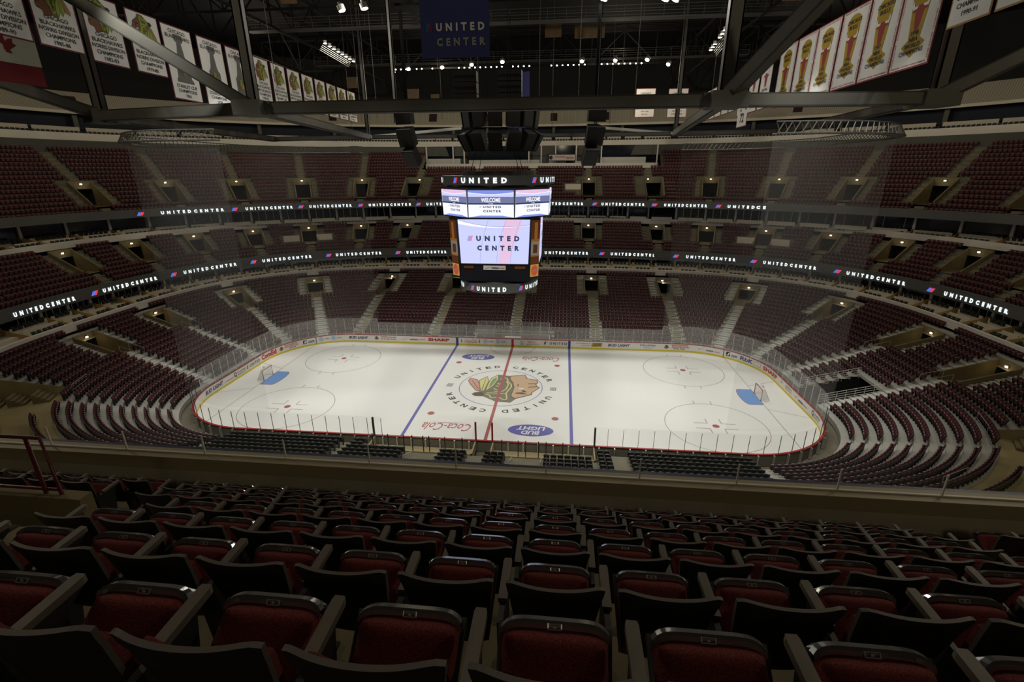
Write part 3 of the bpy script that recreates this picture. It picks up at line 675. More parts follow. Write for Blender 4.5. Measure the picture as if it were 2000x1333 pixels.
# parapets with the LED ribbons
band('trim_4', R1+0.02, 8.12, 9.45, M_LEDP, -50, 50, 0.22)
band('trim_5', R2+0.02, 16.2, 17.35, M_LEDP, -46, 46, 0.3)
def arclen_table(D):
    P = np.array([bp(float(s), D, 0)[:2] for s in SS]); L = np.r_[0, np.cumsum(np.hypot(*(P[1:]-P[:-1]).T))]; L -= np.interp(0, SS, L); return L
def ribbon(D, z0, z1, texts, logos, label, s0, s1):
    L = arclen_table(D); s_at = lambda x: float(np.interp(x, L, SS)); x_at = lambda s: float(np.interp(s, SS, L))
    r = empty('ribbon_board', bp(0, D, z0)); o = Vector(r.location)
    q = MB(); Dd = D-0.05; S = np.linspace(s0, s1, 500)
    for a, b in zip(S, S[1:]): q.quad(Vector(bp(a, Dd, z0))-o, Vector(bp(b, Dd, z0))-o, Vector(bp(b, Dd, z1))-o, Vector(bp(a, Dd, z1))-o)
    for a, b in zip(S, S[1:]): q.quad(Vector(bp(a, Dd, z1))-o, Vector(bp(b, Dd, z1))-o, Vector(bp(b, D+.1, z1))-o, Vector(bp(a, D+.1, z1))-o)
    part(r, q.build('panel', M_LEDP, r))
    fn = lambda x, z: Vector(bp(s_at(x), D-0.09, z))-o
    h = (z1-z0); za, zb = z0+h*0.22, z1-h*0.24
    for sa, sb, t in texts:
        xa, xb = x_at(sa), x_at(sb); w1, w2 = t.split(' '); n = len(t.replace(' ', '')); xm = xa+(xb-xa)*len(w1)/n
        for w, p, e in ((w1, xa, xm-(xb-xa)*.035), (w2, xm+(xb-xa)*.01, xb)):
            q = MB(); put_text(q, w, p, e, za, zb, fn, spacing=2.3, bold=.07); part(r, q.build('lettering', M_LED, r))
    for s in logos:
        x = x_at(s); w = h*0.23; q = MB()
        for i, m in ((-2, 0), (-1, 0), (0, 1), (1, 1)):
            q.poly([fn(x+i*w*.9-w*.3, za), fn(x+(i+.75)*w*.9-w*.3, za), fn(x+(i+.75)*w*.9+w*1.2, zb), fn(x+i*w*.9+w*1.2, zb)], m)
        part(r, q.build('logo', [M_LEDB, M_LEDR], r))
    tag(r, label, 'led ribbon board')
UC = 'UNITED CENTER'
t1 = [(-44.6, -38.5), (-35.2, -32.9), (-31.75, -29.5), (-28.4, -26.25), (-25.15, -23.05), (-21.7, -14.6), (-8.0, -0.6), (3.2, 10.9), (14.8, 22.0), (23.35, 25.4), (26.5, 28.5), (29.6, 31.7), (33.1, 35.4)]
ribbon(R1, 8.20, 9.12, [(a, b, UC) for a, b in t1], [-36.05, -32.2, -28.8, -25.5, -22.3, -10.4, 1.2, 13.2, 22.9, 26.1, 29.25, 32.6],
       'lit LED ribbon reading UNITED CENTER on the parapet of the middle tier', -50, 50)
t2 = [(-31.2, -29.2), (-28.45, -26.7), (-26.05, -24.35), (-23.65, -21.9), (-19.2, -12.0), (-8.5, -1.0), (2.2, 9.9), (13.2, 20.7), (22.4, 24.0)]
ribbon(R2, 16.25, 17.15, [(a, b, UC) for a, b in t2]+[(24.75, 26.1, 'UNITED CE')], [-31.8, -28.85, -26.4, -24.0, -20.7, -10.2, 0.8, 11.9, 22.0, 24.4],
       'lit LED ribbon reading UNITED CENTER on the parapet of the upper tier', -31.9, 26.2)

# ------------------------------------------------------------------ suites: windows, columns, dividers, low walls
win_n = 0
def suite_s():
    L = [0, 3.67, 7.33, 11, 14.67, 18.3, 21.9]; s = 21.9
    while s < 35.2: s += 1.05; L.append(s)
    for s in (38.4, 41.6, 44.8): L.append(s)
    return both(L)
SU = suite_s()
def wall_strip(mb, Da, Db, z0, z1, s0, s1, th, n=4, mi=0):
    S = np.linspace(s0, s1, n+1)
    for a, b in zip(S, S[1:]):
        mb.hexa([bp(a, Da, z0), bp(b, Da, z0), bp(b, Da+th, z0), bp(a, Da+th, z0), bp(a, Da, z1), bp(b, Da, z1), bp(b, Da+th, z1), bp(a, Da+th, z1)], mi)
def suites(D0, DG, zf, zb, zt, lev, smax, mull=4):
    """D0 fascia ring, DG window ring; zf front floor, zb back floor, zt window head"""
    global win_n
    DM = (D0+DG)/2
    S = [s for s in SU if abs(s) <= smax]
    for i, (a, b) in enumerate(zip(S, S[1:])):
        win_n += 1; q = MB()
        e = 0.06/sscale(DG, a)
        q.quad(bp(a, DG+.05, zb), bp(b, DG+.05, zb), bp(b, DG+.05, zt), bp(a, DG+.05, zt), 1)
        for k in range(1, mull):
            s = a+(b-a)*k/mull; w = 0.035/sscale(DG, s)
            q.hexa([bp(s-w, DG, zb), bp(s+w, DG, zb), bp(s+w, DG+.05, zb), bp(s-w, DG+.05, zb), bp(s-w, DG, zt), bp(s+w, DG, zt), bp(s+w, DG+.05, zt), bp(s-w, DG+.05, zt)], 0)
        q.hexa([bp(a, DG-.02, zb), bp(b, DG-.02, zb), bp(b, DG+.05, zb), bp(a, DG+.05, zb), bp(a, DG-.02, zb+.06), bp(b, DG-.02, zb+.06), bp(b, DG+.05, zb+.06), bp(a, DG+.05, zb+.06)], 0)
        struct(q.build('window_%d' % win_n, [M_GREYW, M_WINDOW]))
        # low cream wall between the two seat rows
        q = MB(); g = 0.5/sscale(DM, a)
        wall_strip(q, DM, DM, zf, zb+.34, a+g, b-g if i % 2 else b, 0.12, 3)
        wall_strip(q, DG-.95, DG-.95, zb, zb+.62, a+g*.7, b-g*.7, 0.08, 3)
        o = q.build('suite_low_wall', M_CREAM); tag(o, 'cream low wall between the seat rows of a suite on the %s suite level' % lev, 'low wall', '%s suite level low walls' % lev)
    for s in S:
        w = 0.16/sscale(DG, s); q = MB()
        q.hexa([bp(s-w, DG-.28, zb), bp(s+w, DG-.28, zb), bp(s+w, DG-.02, zb), bp(s-w, DG-.02, zb), bp(s-w, DG-.28, zt), bp(s+w, DG-.28, zt), bp(s+w, DG-.02, zt), bp(s-w, DG-.02, zt)])
        o = q.build('suite_column', M_GREYW); tag(o, 'light grey column between suite windows on the %s suite level' % lev, 'column', '%s suite level columns' % lev)
        w = 0.06/sscale(DM, s); q = MB(); d0, d1 = D0+.35, DG-.3
        q.hexa([bp(s-w, d0, zf), bp(s+w, d0, zf), bp(s+w, d1, zf), bp(s-w, d1, zf), bp(s-w, d0, zf+.50), bp(s+w, d0, zf+.50), bp(s+w, d1, zb+.72), bp(s-w, d1, zb+.72)])
        o = q.build('suite_divider', M_TAN); tag(o, 'tan sloping divider wall between two suite balconies on the %s suite level' % lev, 'divider', '%s suite level dividers' % lev)
suites(W1, G1, 6.0, 6.55, 8.5, 'lower', 46)
suites(W2, G2, 13.3, 13.8, 16.2, 'upper', 42)

# ------------------------------------------------------------------ above the upper tier: wall, balcony, ribbed cladding, roof
TT = RING['t3']
deck('wall_upper_back', [(T3.D[16], T3.z[15]), (T3.D[16]+.1, 27.3), (W3+.3, 27.34)], mat('grey_wall', (0.10, 0.10, 0.085), 0.8), -46, 46)
deck('floor_top_balcony', [(W3+.3, 28.0), (W3+2.2, 28.0), (W3+2.2, 28.6), (W3+5.5, 28.6)], M_DSTEEL, -46, 46)
S3 = [s for s in SU if abs(s) < 44]
for i, (a, b) in enumerate(zip(S3, S3[1:])):
    q = MB(); g = 0.4/sscale(W3, a); wall_strip(q, W3+2.2, W3+2.2, 28.0, 29.45, a+g, b-(g if i % 2 else 0), 0.12, 2)
    tag(q.build('balcony_low_wall', M_CREAM), 'cream low wall panel on the top balcony under the roof', 'low wall', 'low wall panels on the top balcony')
for i, s in enumerate(S3[::2]):
    q = MB(); w = 0.3/sscale(W3, s)
    q.hexa([bp(s-w, W3+4.2, 28.6), bp(s+w, W3+4.2, 28.6), bp(s+w, W3+4.8, 28.6), bp(s-w, W3+4.8, 28.6), bp(s-w, W3+4.2, 32), bp(s+w, W3+4.2, 32), bp(s+w, W3+4.8, 32), bp(s-w, W3+4.8, 32)])
    tag(q.build('balcony_column', mat('olive_column', (0.12, 0.12, 0.095), 0.7)), 'grey column standing on the top balcony under the roof', 'column', 'columns on the top balcony')
deck('wall_balcony_back', [(W3+5.5, 28.6), (W3+5.5, 31.9)], mat('dark_blue_wall', (0.018, 0.021, 0.035), 0.8), -46, 46)
# ribbed cladding
m_rib = bpy.data.materials.new('ribbed_cladding'); m_rib.use_nodes = True; nt = m_rib.node_tree; bb = nt.nodes['Principled BSDF']
bb.inputs['Roughness'].default_value = 0.7
uvn = nt.nodes.new('ShaderNodeUVMap'); wv = nt.nodes.new('ShaderNodeTexWave'); wv.inputs['Scale'].default_value = 1.0; wv.bands_direction = 'X'
rp = nt.nodes.new('ShaderNodeValToRGB'); rp.color_ramp.elements[0].color = (0.30, 0.27, 0.20, 1); rp.color_ramp.elements[1].color = (0.46, 0.42, 0.33, 1)
nt.links.new(uvn.outputs[0], wv.inputs[0]); nt.links.new(wv.outputs['Fac'], rp.inputs[0]); nt.links.new(rp.outputs[0], bb.inputs['Base Color'])
mb = MB(); S = np.linspace(-46, 46, 240); L = arclen_table(W3+3.5); uv = []
for a, b in zip(S, S[1:]):
    mb.quad(bp(a, W3+3.2, 31.9), bp(b, W3+3.2, 31.9), bp(b, W3+4.6, 34.9), bp(a, W3+4.6, 34.9))
    xa, xb = np.interp(a, SS, L), np.interp(b, SS, L); uv += [(xa, 0), (xb, 0), (xb, 1), (xa, 1)]
o = struct(mb.build('wall_ribbed_cladding', m_rib)); ul = o.data.uv_layers.new(name='UVMap')
for i, (u, v) in enumerate(uv): ul.data[i].uv = (u, v)
deck('trim_6', [(W3+3.1, 31.5), (W3+3.1, 31.95), (W3+5.6, 31.95)], M_CREAM, -46, 46)
for s in [v for v in S3 if abs(v) > 1][::3]:
    w = 0.7/sscale(W3, s); q = MB()
    q.hexa([bp(s-w, W3+3.45, 32.6), bp(s+w, W3+3.45, 32.6), bp(s+w, W3+3.6, 32.6), bp(s-w, W3+3.6, 32.6), bp(s-w, W3+4.2, 34.2), bp(s+w, W3+4.2, 34.2), bp(s+w, W3+4.35, 34.2), bp(s-w, W3+4.35, 34.2)])
    tag(q.build('wall_vent', mat('maroon_vent', (0.03, 0.012, 0.012), 0.8)), 'dark louvred vent set into the pale ribbed wall under the roof', 'vent', 'vents in the ribbed wall')
deck('wall_roof_side', [(W3+4.6, 34.9), (W3+4.6, 44)], M_VOID, -52, 52)
mb = MB(); mb.box((-95, -78, 44), (95, 80, 44.4)); struct(mb.build('ceiling', mat('roof_deck', (0.005, 0.005, 0.0055), 0.95, spec=0.1)))
mb = MB(); mb.box((-95, -78.4, -0.3), (95, -78, 44.2)); struct(mb.build('wall_near', M_VOID))
mb = MB(); mb.box((-95.4, -78, -0.3), (-95, 80, 44.2)); struct(mb.build('wall_left', M_VOID))
mb = MB(); mb.box((95, -78, -0.3), (95.4, 80, 44.2)); struct(mb.build('wall_right', M_VOID))
mb = MB(); mb.box((-95, 80, -0.3), (95, 80.4, 44.2)); struct(mb.build('wall_far', M_VOID))

# ------------------------------------------------------------------ press box over the middle of the far upper tier
g = empty('press_box', (0, 55.6, 22.9)); L = lambda x, y, z: (x, y-55.6, z-22.9)
PX0, PX1 = -22.3, 24.6
q = MB(); q.box(L(PX0, 55.5, 22.75), L(PX1, 55.75, 23.9)); part(g, q.build('front_fascia', M_WHITE, g))
q = MB(); q.box(L(PX0, 55.5, 22.7), L(PX1, 60, 22.95)); q.box(L(PX0, 59.6, 22.9), L(PX1, 59.9, 27.4)); part(g, q.build('shell', mat('press_grey', (0.10, 0.10, 0.10), 0.7), g))
for a, b, z in ((-22.2, -15.2, 24.9), (-13.4, 1.2, 24.6), (3.0, 6.5, 24.9), (8.6, 11.5, 24.3), (13.6, 22.3, 25.0)):
    q = MB(); q.box(L(a, 56.6, 22.95), L(b, 56.75, z)); part(g, q.build('counter', M_GREYW, g))
for x in (-22.2, -16.6, -14.3, -1.0, 1.5, 4.4, 8.5, 10.9, 13.5, 24.4):
    q = MB(); q.box(L(x-.12, 56.2, 23.9), L(x+.12, 56.5, 27.4)); part(g, q.build('mullion', M_POSTW, g))
for a, b in ((-22, -16.8), (-14, -1.2), (4.6, 8.4), (13.7, 24.2)):
    q = MB(); q.box(L(a, 58.3, 24.6), L(b, 58.4, 27.3)); part(g, q.build('rear_window', M_WINDOW, g))
q = MB(); q.box(L(3.0, 55.45, 24.3), L(8.4, 55.6, 25.6), 0); q.box(L(3.15, 55.4, 24.42), L(8.25, 55.46, 25.48), 1); sg = part(g, q.build('sign', [M_BLACK, mat('sign_cream', (.62, .58, .5), .6)], g))
q = MB(); put_text(q, 'CHICAGO BLACKHAWKS', 4.3, 6.3, 24.95, 25.25, lambda x, y: L(x, 55.38, y), mi=1); put_text(q, 'United Center', 6.5, 8.0, 24.7, 25.2, lambda x, y: L(x, 55.38, y), mi=1)
q.poly([L(3.5+.35*math.cos(t), 55.38, 24.95+.4*math.sin(t)) for t in np.linspace(0, 6.1, 14)], 0); part(g, q.build('lettering', [AD[3], AD[2]], g))
tag(g, 'white-fronted press box across the top middle of the far upper tier', 'press box')

# near-corner landings of the lower tier
for sg, side in ((-1, 'left'), (1, 'right')):
    zl = TB.z[9]+0.02; mb = MB(); S = np.linspace(sg*47.8, sg*57.6, 14)
    for a, b in zip(S, S[1:]): mb.quad(bp(a, TB.D[10], zl), bp(b, TB.D[10], zl), bp(b, TB.D[18]+4, zl), bp(a, TB.D[18]+4, zl))
    mb.quad(bp(sg*47.8, TB.D[10], zl), bp(sg*47.8, TB.D[18], zl), bp(sg*47.8, TB.D[18], TB.z[17]+.4), bp(sg*47.8, TB.D[10], TB.z[10]+.4))
    struct(mb.build('floor_landing', mat('landing_floor', (.36, .29, .14), .8, noise=.3, nscale=1)))
    mb = MB(); wall_strip(mb, TB.D[15], TB.D[15], zl, zl+1.5, min(sg*48.6, sg*56), max(sg*48.6, sg*56), .2, 10); struct(mb.build('wall_landing', M_CONC))
    for k in range(3):
        r = empty('landing_steps', bp(sg*(48.6+k*0), TB.D[11+2*k], zl)); o = Vector(r.location)
        q = MB()
        for j in range(4):
            P = [Vector(bp(sg*(47.9), TB.D[11+2*k]+.3*j, zl))-o, Vector(bp(sg*(48.5), TB.D[11+2*k]+.3*j, zl))-o, Vector(bp(sg*(48.5), TB.D[11+2*k]+.3*j+.3, zl))-o, Vector(bp(sg*(47.9), TB.D[11+2*k]+.3*j+.3, zl))-o]
            q.hexa(P+[p+Vector((0, 0, .2*(j+1))) for p in P])
        part(r, q.build('treads', M_WARMCONC, r)); tag(r, 'concrete steps on the near %s landing of the lower tier' % side, 'steps', 'steps on the near %s landing' % side)

# ------------------------------------------------------------------ seats of the bowl
SEAT_W = 0.54
def seat_boxes(far=False):
    """(material, corners) boxes of a tip-up seat; x across, y towards the ice, z up, origin on the tread"""
    B = []
    def hx(m, P): B.append((m, P))
    hx(1, [(-.18, -.02, .34), (.18, -.02, .34), (.18, .03, .34), (-.18, .03, .34), (-.235, -.14, .84), (.235, -.14, .84), (.235, -.08, .84), (-.235, -.08, .84)])
    hx(0, [(-.17, .03, .40), (.17, .03, .40), (.17, .07, .40), (-.17, .07, .40), (-.215, -.08, .82), (.215, -.08, .82), (.215, -.04, .82), (-.215, -.04, .82)])
    hx(0, [(-.19, .03, .36), (.19, .03, .36), (.20, .15, .36), (-.20, .15, .36), (-.20, .12, .70), (.20, .12, .70), (.205, .21, .69), (-.205, .21, .69)])
    hx(2, [(-.09, .17, .685), (.09, .17, .685), (.09, .225, .68), (-.09, .225, .68), (-.09, .17, .715), (.09, .17, .715), (.09, .225, .71), (-.09, .225, .71)])
    hx(1, [(.245, -.06, .02), (.28, -.06, .02), (.28, .10, .02), (.245, .10, .02), (.245, -.06, .62), (.28, -.06, .62), (.28, .26, .63), (.245, .26, .63)])
    return B
SB = seat_boxes(); SBV = np.array([p for _, P in SB for p in P]); HF = [(3, 2, 1, 0), (4, 5, 6, 7), (0, 1, 5, 4), (1, 2, 6, 5), (2, 3, 7, 6), (3, 0, 4, 7)]
SBF = np.array([[8*i+j for j in f] for i in range(len(SB)) for f in HF]); SBM = [m for m, _ in SB for _ in HF]
def seat_mesh(name, V, F, M, mats):
    me = bpy.data.meshes.new(name); me.from_pydata([tuple(v) for v in V], [], [tuple(f) for f in F])
    for m in mats: me.materials.append(m)
    me.polygons.foreach_set('material_index', M); me.update(); return me
def merged(name, places, mats, V0=SBV, F0=SBF, M0=SBM):
    n = len(places); P = np.array([p[:3] for p in places]); A = np.array([p[3] for p in places]); c, s = np.cos(A)[:, None], np.sin(A)[:, None]
    X = V0[None, :, 0]*c-V0[None, :, 1]*s+P[:, None, 0]; Y = V0[None, :, 0]*s+V0[None, :, 1]*c+P[:, None, 1]; Z = V0[None, :, 2]+P[:, None, 2]
    V = np.stack([X, Y, Z], -1).reshape(-1, 3); F = (F0[None]+(np.arange(n)*len(V0))[:, None, None]).reshape(-1, 4)
    o = bpy.data.objects.new(name, seat_mesh(name, V, F, list(M0)*n, mats)); COL.objects.link(o); return o
def row_places(D, z, gaps, s0, s1, pitch=SEAT_W):
    """gaps = [(s centre, half width in metres)]; returns x, y, z, facing angle, s"""
    L = arclen_table(D); X = lambda s: float(np.interp(s, SS, L)); out = []
    cuts = sorted([(X(g[0])-g[1], X(g[0])+g[1]) for g in gaps if len(g) == 2 and s0-2 < g[0] < s1+2]+[(X(g[0]), X(g[1])) for g in gaps if len(g) == 3]); a = X(s0); E = X(s1)
    iv = []
    for g0, g1 in cuts:
        if g0 > a: iv.append((a, min(g0, E)))
        a = max(a, g1)
    if a < E: iv.append((a, E))
    for a, b in iv:
        n = int((b-a)/pitch)
        if n < 1: continue
        o = ((b-a)-n*pitch)/2
        for i in range(n):
            s = float(np.interp(a+o+(i+.5)*pitch, L, SS)); x, y, zz = bp(s, D, z)
            p2 = bp(s+.05, D, z); p1 = bp(s-.05, D, z); tx, ty = p1[0]-p2[0], p1[1]-p2[1]     # direction towards smaller s = local +x
            out.append((x, y, z, math.atan2(ty, tx), s))
    return out
SEATS = []
for ti, t in enumerate((T1, T2, T3, TB)):
    for k in range(t.K):
        D = t.D[k]+(t.D[k+1]-t.D[k])*0.74; gaps = []
        for v in t.voms: gaps.append((v, t.hw+1.25 if t.ka <= k <= t.kb else 0.68))
        for a, b, ka, kb in t.holes:
            if ka <= k < kb and b-a > 30: gaps.append((a-.05, b+.05, 'edges'))
            elif ka <= k < kb and b-a > 2.3: gaps.append(((a+b)/2, (b-a)/2*sscale(D, (a+b)/2)+(0.15 if ti else .1)))
        if ti == 1 and 3 <= k <= 5: gaps += [(v, 1.6) for v in (-26.95, -25.6, 25.6, 26.85)]
        if ti == 2 and 3 <= k <= 5: gaps.append((8.0, 1.7))
        sm = t.smax-0.3
        if ti == 0: sm = 22.2
        if ti == 3:
            gaps += [(-49, 0.6), (49, .6)]
            if k >= 10: sm = 47.4
            pl = row_places(D, t.z[k]+0.01, gaps, -sm, -22.2)+row_places(D, t.z[k]+0.01, gaps, 22.2, sm)
        else: pl = row_places(D, t.z[k]+0.01, gaps, -sm, sm)
        SEATS += [(*p, ti, k) for p in pl]
for sg in (-1, 1):                                    # two loose rows on each landing
    for D, e in ((TB.D[11]+.3, 2.5), (TB.D[14], 1.2)):
        a, b = sorted((sg*50.2, sg*(54.5))); SEATS += [(*p, 3, 14) for p in row_places(D, TB.z[9]+.03, [], a, b)]
def seen(p, margin=0):
    q = project((p[0], p[1], p[2]+.6))
    return q and -20 < q[0] < 2020 and q[1] < 858+0.0585*(q[0]-80)-margin and q[1] > 0
vis = [p for p in SEATS if seen(p)]
hid_near = [p for p in SEATS if not seen(p)]
vis.sort(key=lambda p: (Vector(p[:3])-CAM).length)
N_FG = 147
near, rest = vis[:300-N_FG], vis[300-N_FG:]
rest = rest+[p for p in hid_near if project(p[:3]) and -60 < project(p[:3])[0] < 2060]
tag(merged('arena_chairs', rest, [M_RED, M_SHELL, M_LIP]), 'thousands of burgundy tip-up seats filling the three tiers of the arena', 'seats', kind='stuff')
sm_me = seat_mesh('arena_chair', SBV, SBF, SBM, [M_RED, M_SHELL, M_LIP])
for p in near:
    o = bpy.data.objects.new('arena_chair', sm_me); COL.objects.link(o); o.location = p[:3]; o.rotation_euler = (0, 0, p[3])
    side = 'left' if p[0] < 0 else 'right'
    if p[6] == 14 and abs(p[4]) > 50: lab = 'burgundy tip-up seat on the open landing at the near %s corner' % side; g = 'seats on the near %s landing' % side
    else: lab = 'burgundy tip-up seat among the curved rows in the near %s corner of the lower tier' % side; g = 'seats in the near %s corner of the lower tier' % side
    tag(o, lab, 'seat', g)

for t, v, hw, k0, lab in ((T2, -26.95, 1.3, 4, 'left of the fourth left doorway'), (T2, -25.6, 1.3, 4, 'right of the fourth left doorway'), (T2, 25.6, 1.3, 4, 'left of the fourth right doorway'), (T2, 26.85, 1.3, 4, 'right of the fourth right doorway'), (T3, 8.0, 1.5, 4, 'upper tier, right of the scoreboard')):
    h = hw/sscale(t.D[k0], v); q = MB(); wall_strip(q, t.D[k0]+.1, t.D[k0]+.1, t.z[k0], t.z[k0]+1.0, v-h, v+h, .14, 2)
    tag(q.build('camera_platform_front', M_CREAM), 'cream front panel of a camera platform among the seats, '+lab, 'platform')

# black seats along the near boards
BS = []
for i in range(8):
    y = -14.25-0.76*i-(0.75 if False else 0); z = 0.66+0.17*i
    for x0, x1 in ((-21.7, -11.4), (-10.6, -9.5), (-9.5, -5.3), (-2.9, -0.6), (0.7, 2.7), (5.3, 9.5), (9.5, 10.6), (11.9, 21.7)):
        if -9.6 < x0 < 9 and i < 2: continue
        n = int((x1-x0)/.53)
        BS += [(x0+(j+.5)*.53, y, z, 0.0, 0, 9, i) for j in range(n)]
mb = MB()
for i in range(8):
    z = .66+.17*i; y0, y1 = -14.52-.76*i, -13.76-.76*i
    for x0, x1 in ((-21.9, -9.6), (-9.6, 9.6), (9.6, 21.9)):
        if x0 == -9.6 and i < 2: continue
        mb.box((x0, y0, z-.6), (x1, y1, z))
struct(mb.build('floor_near_seating_deck', mat('tan_deck', (.22, .20, .14), .8, noise=.2, nscale=1)))
BSb = [p for p in BS if seen(p)]; BSb.sort(key=lambda p: (Vector(p[:3])-CAM).length); bn, br = BSb[:300], BSb[300:]+[p for p in BS if not seen(p) and project(p[:3]) and project(p[:3])[1] < 960]
BM = [M_BSEAT, M_BSEAT, mat('grey_clip', (.16, .17, .17), .4)]
bme = seat_mesh('black_seat', SBV, SBF, SBM, BM)
for p in bn:
    o = bpy.data.objects.new('black_chair', bme); COL.objects.link(o); o.location = p[:3]; o.rotation_euler = (0, 0, 0)
    w = 'left of the benches' if p[0] < -9.8 else 'right of the benches' if p[0] > 11 else 'behind the left team bench' if p[0] < 0 else 'behind the right team bench'
    tag(o, 'black folding seat in the rows near the boards, %s' % w, 'seat', 'black folding seats %s' % w)
tag(merged('black_chairs', br, BM), 'remaining black folding seats in the rows along the near boards', 'seats', kind='stuff')

# suite seats
SBv2 = np.array([(x*1.0, y, z) for x, y, z in SBV])[:24]; SBf2 = SBF[:18]; SBm2 = SBM[:18]
SU_P = []
for D0, DG, zf, zb, sm, lev in ((W1, G1, 6.0, 6.55, 44.8, 'lower'), (W2, G2, 13.3, 13.8, 40, 'upper')):
    gaps = [(s, .45) for s in SU]; DM = (D0+DG)/2
    for D, z in ((D0*.45+DM*.55, zf), (DM*.45+DG*.55, zb)):
        for p in row_places(D, z-.02, gaps, -sm, sm, .6): SU_P.append((*p, lev))
for p in row_places(W3+1.3, 28.0, [], -42, 42, .6)+row_places(W3+3.4, 28.62, [], -42, 42, .6): SU_P.append((*p, 'top balcony'))
SU_P = [p for p in SU_P if project(p[:3]) and -30 < project(p[:3])[0] < 2030]
SU_P.sort(key=lambda p: (Vector(p[:3])-CAM).length)
GM = [M_GSEAT, M_GSEAT]; sme = seat_mesh('suite_seat', SBv2, SBf2, SBm2, GM)
for p in SU_P[:300]:
    o = bpy.data.objects.new('suite_chair', sme); COL.objects.link(o); o.location = p[:3]; o.rotation_euler = (0, 0, p[3])
    side = 'left' if p[0] < 0 else 'right'; lv = p[5]
    tag(o, 'dark padded suite seat on the %s, %s end of the arena' % ('top balcony' if lv == 'top balcony' else lv+' suite level', side), 'seat', '%s end seats of the %s' % (side, lv if lv == 'top balcony' else lv+' suite level'))
tag(merged('suite_chairs', SU_P[300:], GM, SBv2, SBf2, SBm2), 'remaining dark seats on the suite balconies around the arena', 'seats', kind='stuff')

# aisle handrails of the lower tier, pale metal frames at the landings
def hoop(pts, lab, name='aisle_handrail', m=M_ALU, r=.025):
    o = Vector(pts[0]); e = empty(name, o); P = [Vector(p)-o for p in pts]
    q = MB(); q.tube(P, r, 6); part(e, q.build('rail', m, e))
    return e, o
for s, k, side in ((-47.4, 10, 'left, farther'), (-52.5, 12, 'left, nearer'), (47.4, 12, 'right, farther'), (52.5, 12, 'right, nearer')):
    z = TB.z[9]; h = 1.0; a = 1.3/sscale(TB.D[9], s)
    P0, P1 = bp(s-a, TB.D[9]+.3, z), bp(s+a, TB.D[9]+.3, z)
    e, o = hoop([(P0[0], P0[1], z), (P0[0], P0[1], z+h), (P1[0], P1[1], z+h), (P1[0], P1[1], z)], '')
    q = MB(); q.tube([Vector((P0[0], P0[1], z+h*.5))-o, Vector((P1[0], P1[1], z+h*.5))-o], .02, 6); part(e, q.build('mid_rail', M_ALU, e))
    tag(e, 'silver guard rail at the edge of the near %s landing of the lower tier' % side, 'handrail')
for v in both([26.3, 30.3, 34.5, 42.6]):
    for j in (-1, 1):
        s = v+j*0.60/sscale(TB.D[10], v); e, o = hoop([bp(s, TB.D[9], TB.z[9]), bp(s, TB.D[9], TB.z[9]+.95), bp(s, TB.D[11], TB.z[11]+.9), bp(s, TB.D[11], TB.z[10])], '')
        tag(e, 'silver handrail beside the steps below a lower tier doorway', 'handrail', 'handrails at the lower tier doorways')
# metal stair units by the benches
for x, lab in ((-4.1, 'left'), (4.0, 'right')):
    r = empty('portable_stairs', (x, -15.9, 0.05))
    for j in range(4):
        q = MB(); q.box((-1.1, -.1-.42*j, .25+.2*j), (1.1, .28-.42*j, .30+.2*j)); part(r, q.build('tread', M_ALU, r))
    for sx in (-1.15, 1.15):
        q = MB(); q.tube([(sx, .2, .3), (sx, .2, 1.3), (sx, -1.5, 2.1), (sx, -1.5, 1.1)], .03, 6); q.tube([(sx, .2, .8), (sx, -1.5, 1.6)], .025, 6); part(r, q.build('handrail', M_POSTW, r))
        for j in range(4):
            q = MB(); q.tube([(sx, -.2-.36*j, .4+.17*j), (sx, -.2-.36*j, 1.45+.17*j)], .022, 6); part(r, q.build('baluster', M_POSTW, r))
    tag(r, 'portable metal steps with white rails behind the %s team bench' % lab, 'steps')

# ------------------------------------------------------------------ centre-hung scoreboard
SCR = [mat('screen_glow', (.02, .02, .02), emit=(0.62, 0.66, 1.0), strength=1.0), mat('screen_white', (.02, .02, .02), emit=(0.92, 0.93, 1.0), strength=1.05),
       mat('screen_ink', (.02, .02, .02), emit=(0.02, 0.035, 0.10), strength=1), mat('screen_blue', (.02, .02, .02), emit=(0.22, 0.30, 0.82), strength=1.0),
       mat('screen_red', (.02, .02, .02), emit=(0.85, 0.16, 0.20), strength=1.0), mat('screen_pink', (.02, .02, .02), emit=(0.86, 0.58, 0.82), strength=.95),
       mat('screen_band', (.02, .02, .02), emit=(0.17, 0.19, 0.36), strength=1), mat('screen_line', (.02, .02, .02), emit=(0.42, 0.45, 0.78), strength=1)]
M_CASE = mat('scoreboard_case', (0.012, 0.013, 0.02), 0.4)
sb = empty('scoreboard', (0, 0, 11.4)); SZ = 11.4
def logo_bars(q, fn, x, z, h, mb_=3, mr=4):
    w = h*.22
    for i, m in ((-2, mb_), (-1, mb_), (0, mr), (1, mr)): q.poly([fn(x+i*w*.95, z), fn(x+(i+.75)*w*.95, z), fn(x+(i+.75)*w*.95+h*.35, z+h), fn(x+i*w*.95+h*.35, z+h)], m)
def arcband(q, fn, w, z0, h, curve, th, m, n=14):
    for i in range(n):
        a, b = -w/2+w*i/n, -w/2+w*(i+1)/n; fa, fb = curve*(1-(2*a/w)**2), curve*(1-(2*b/w)**2)
        q.poly([fn(a, z0+fa), fn(b, z0+fb), fn(b, z0+fb+th), fn(a, z0+fa+th)], m)
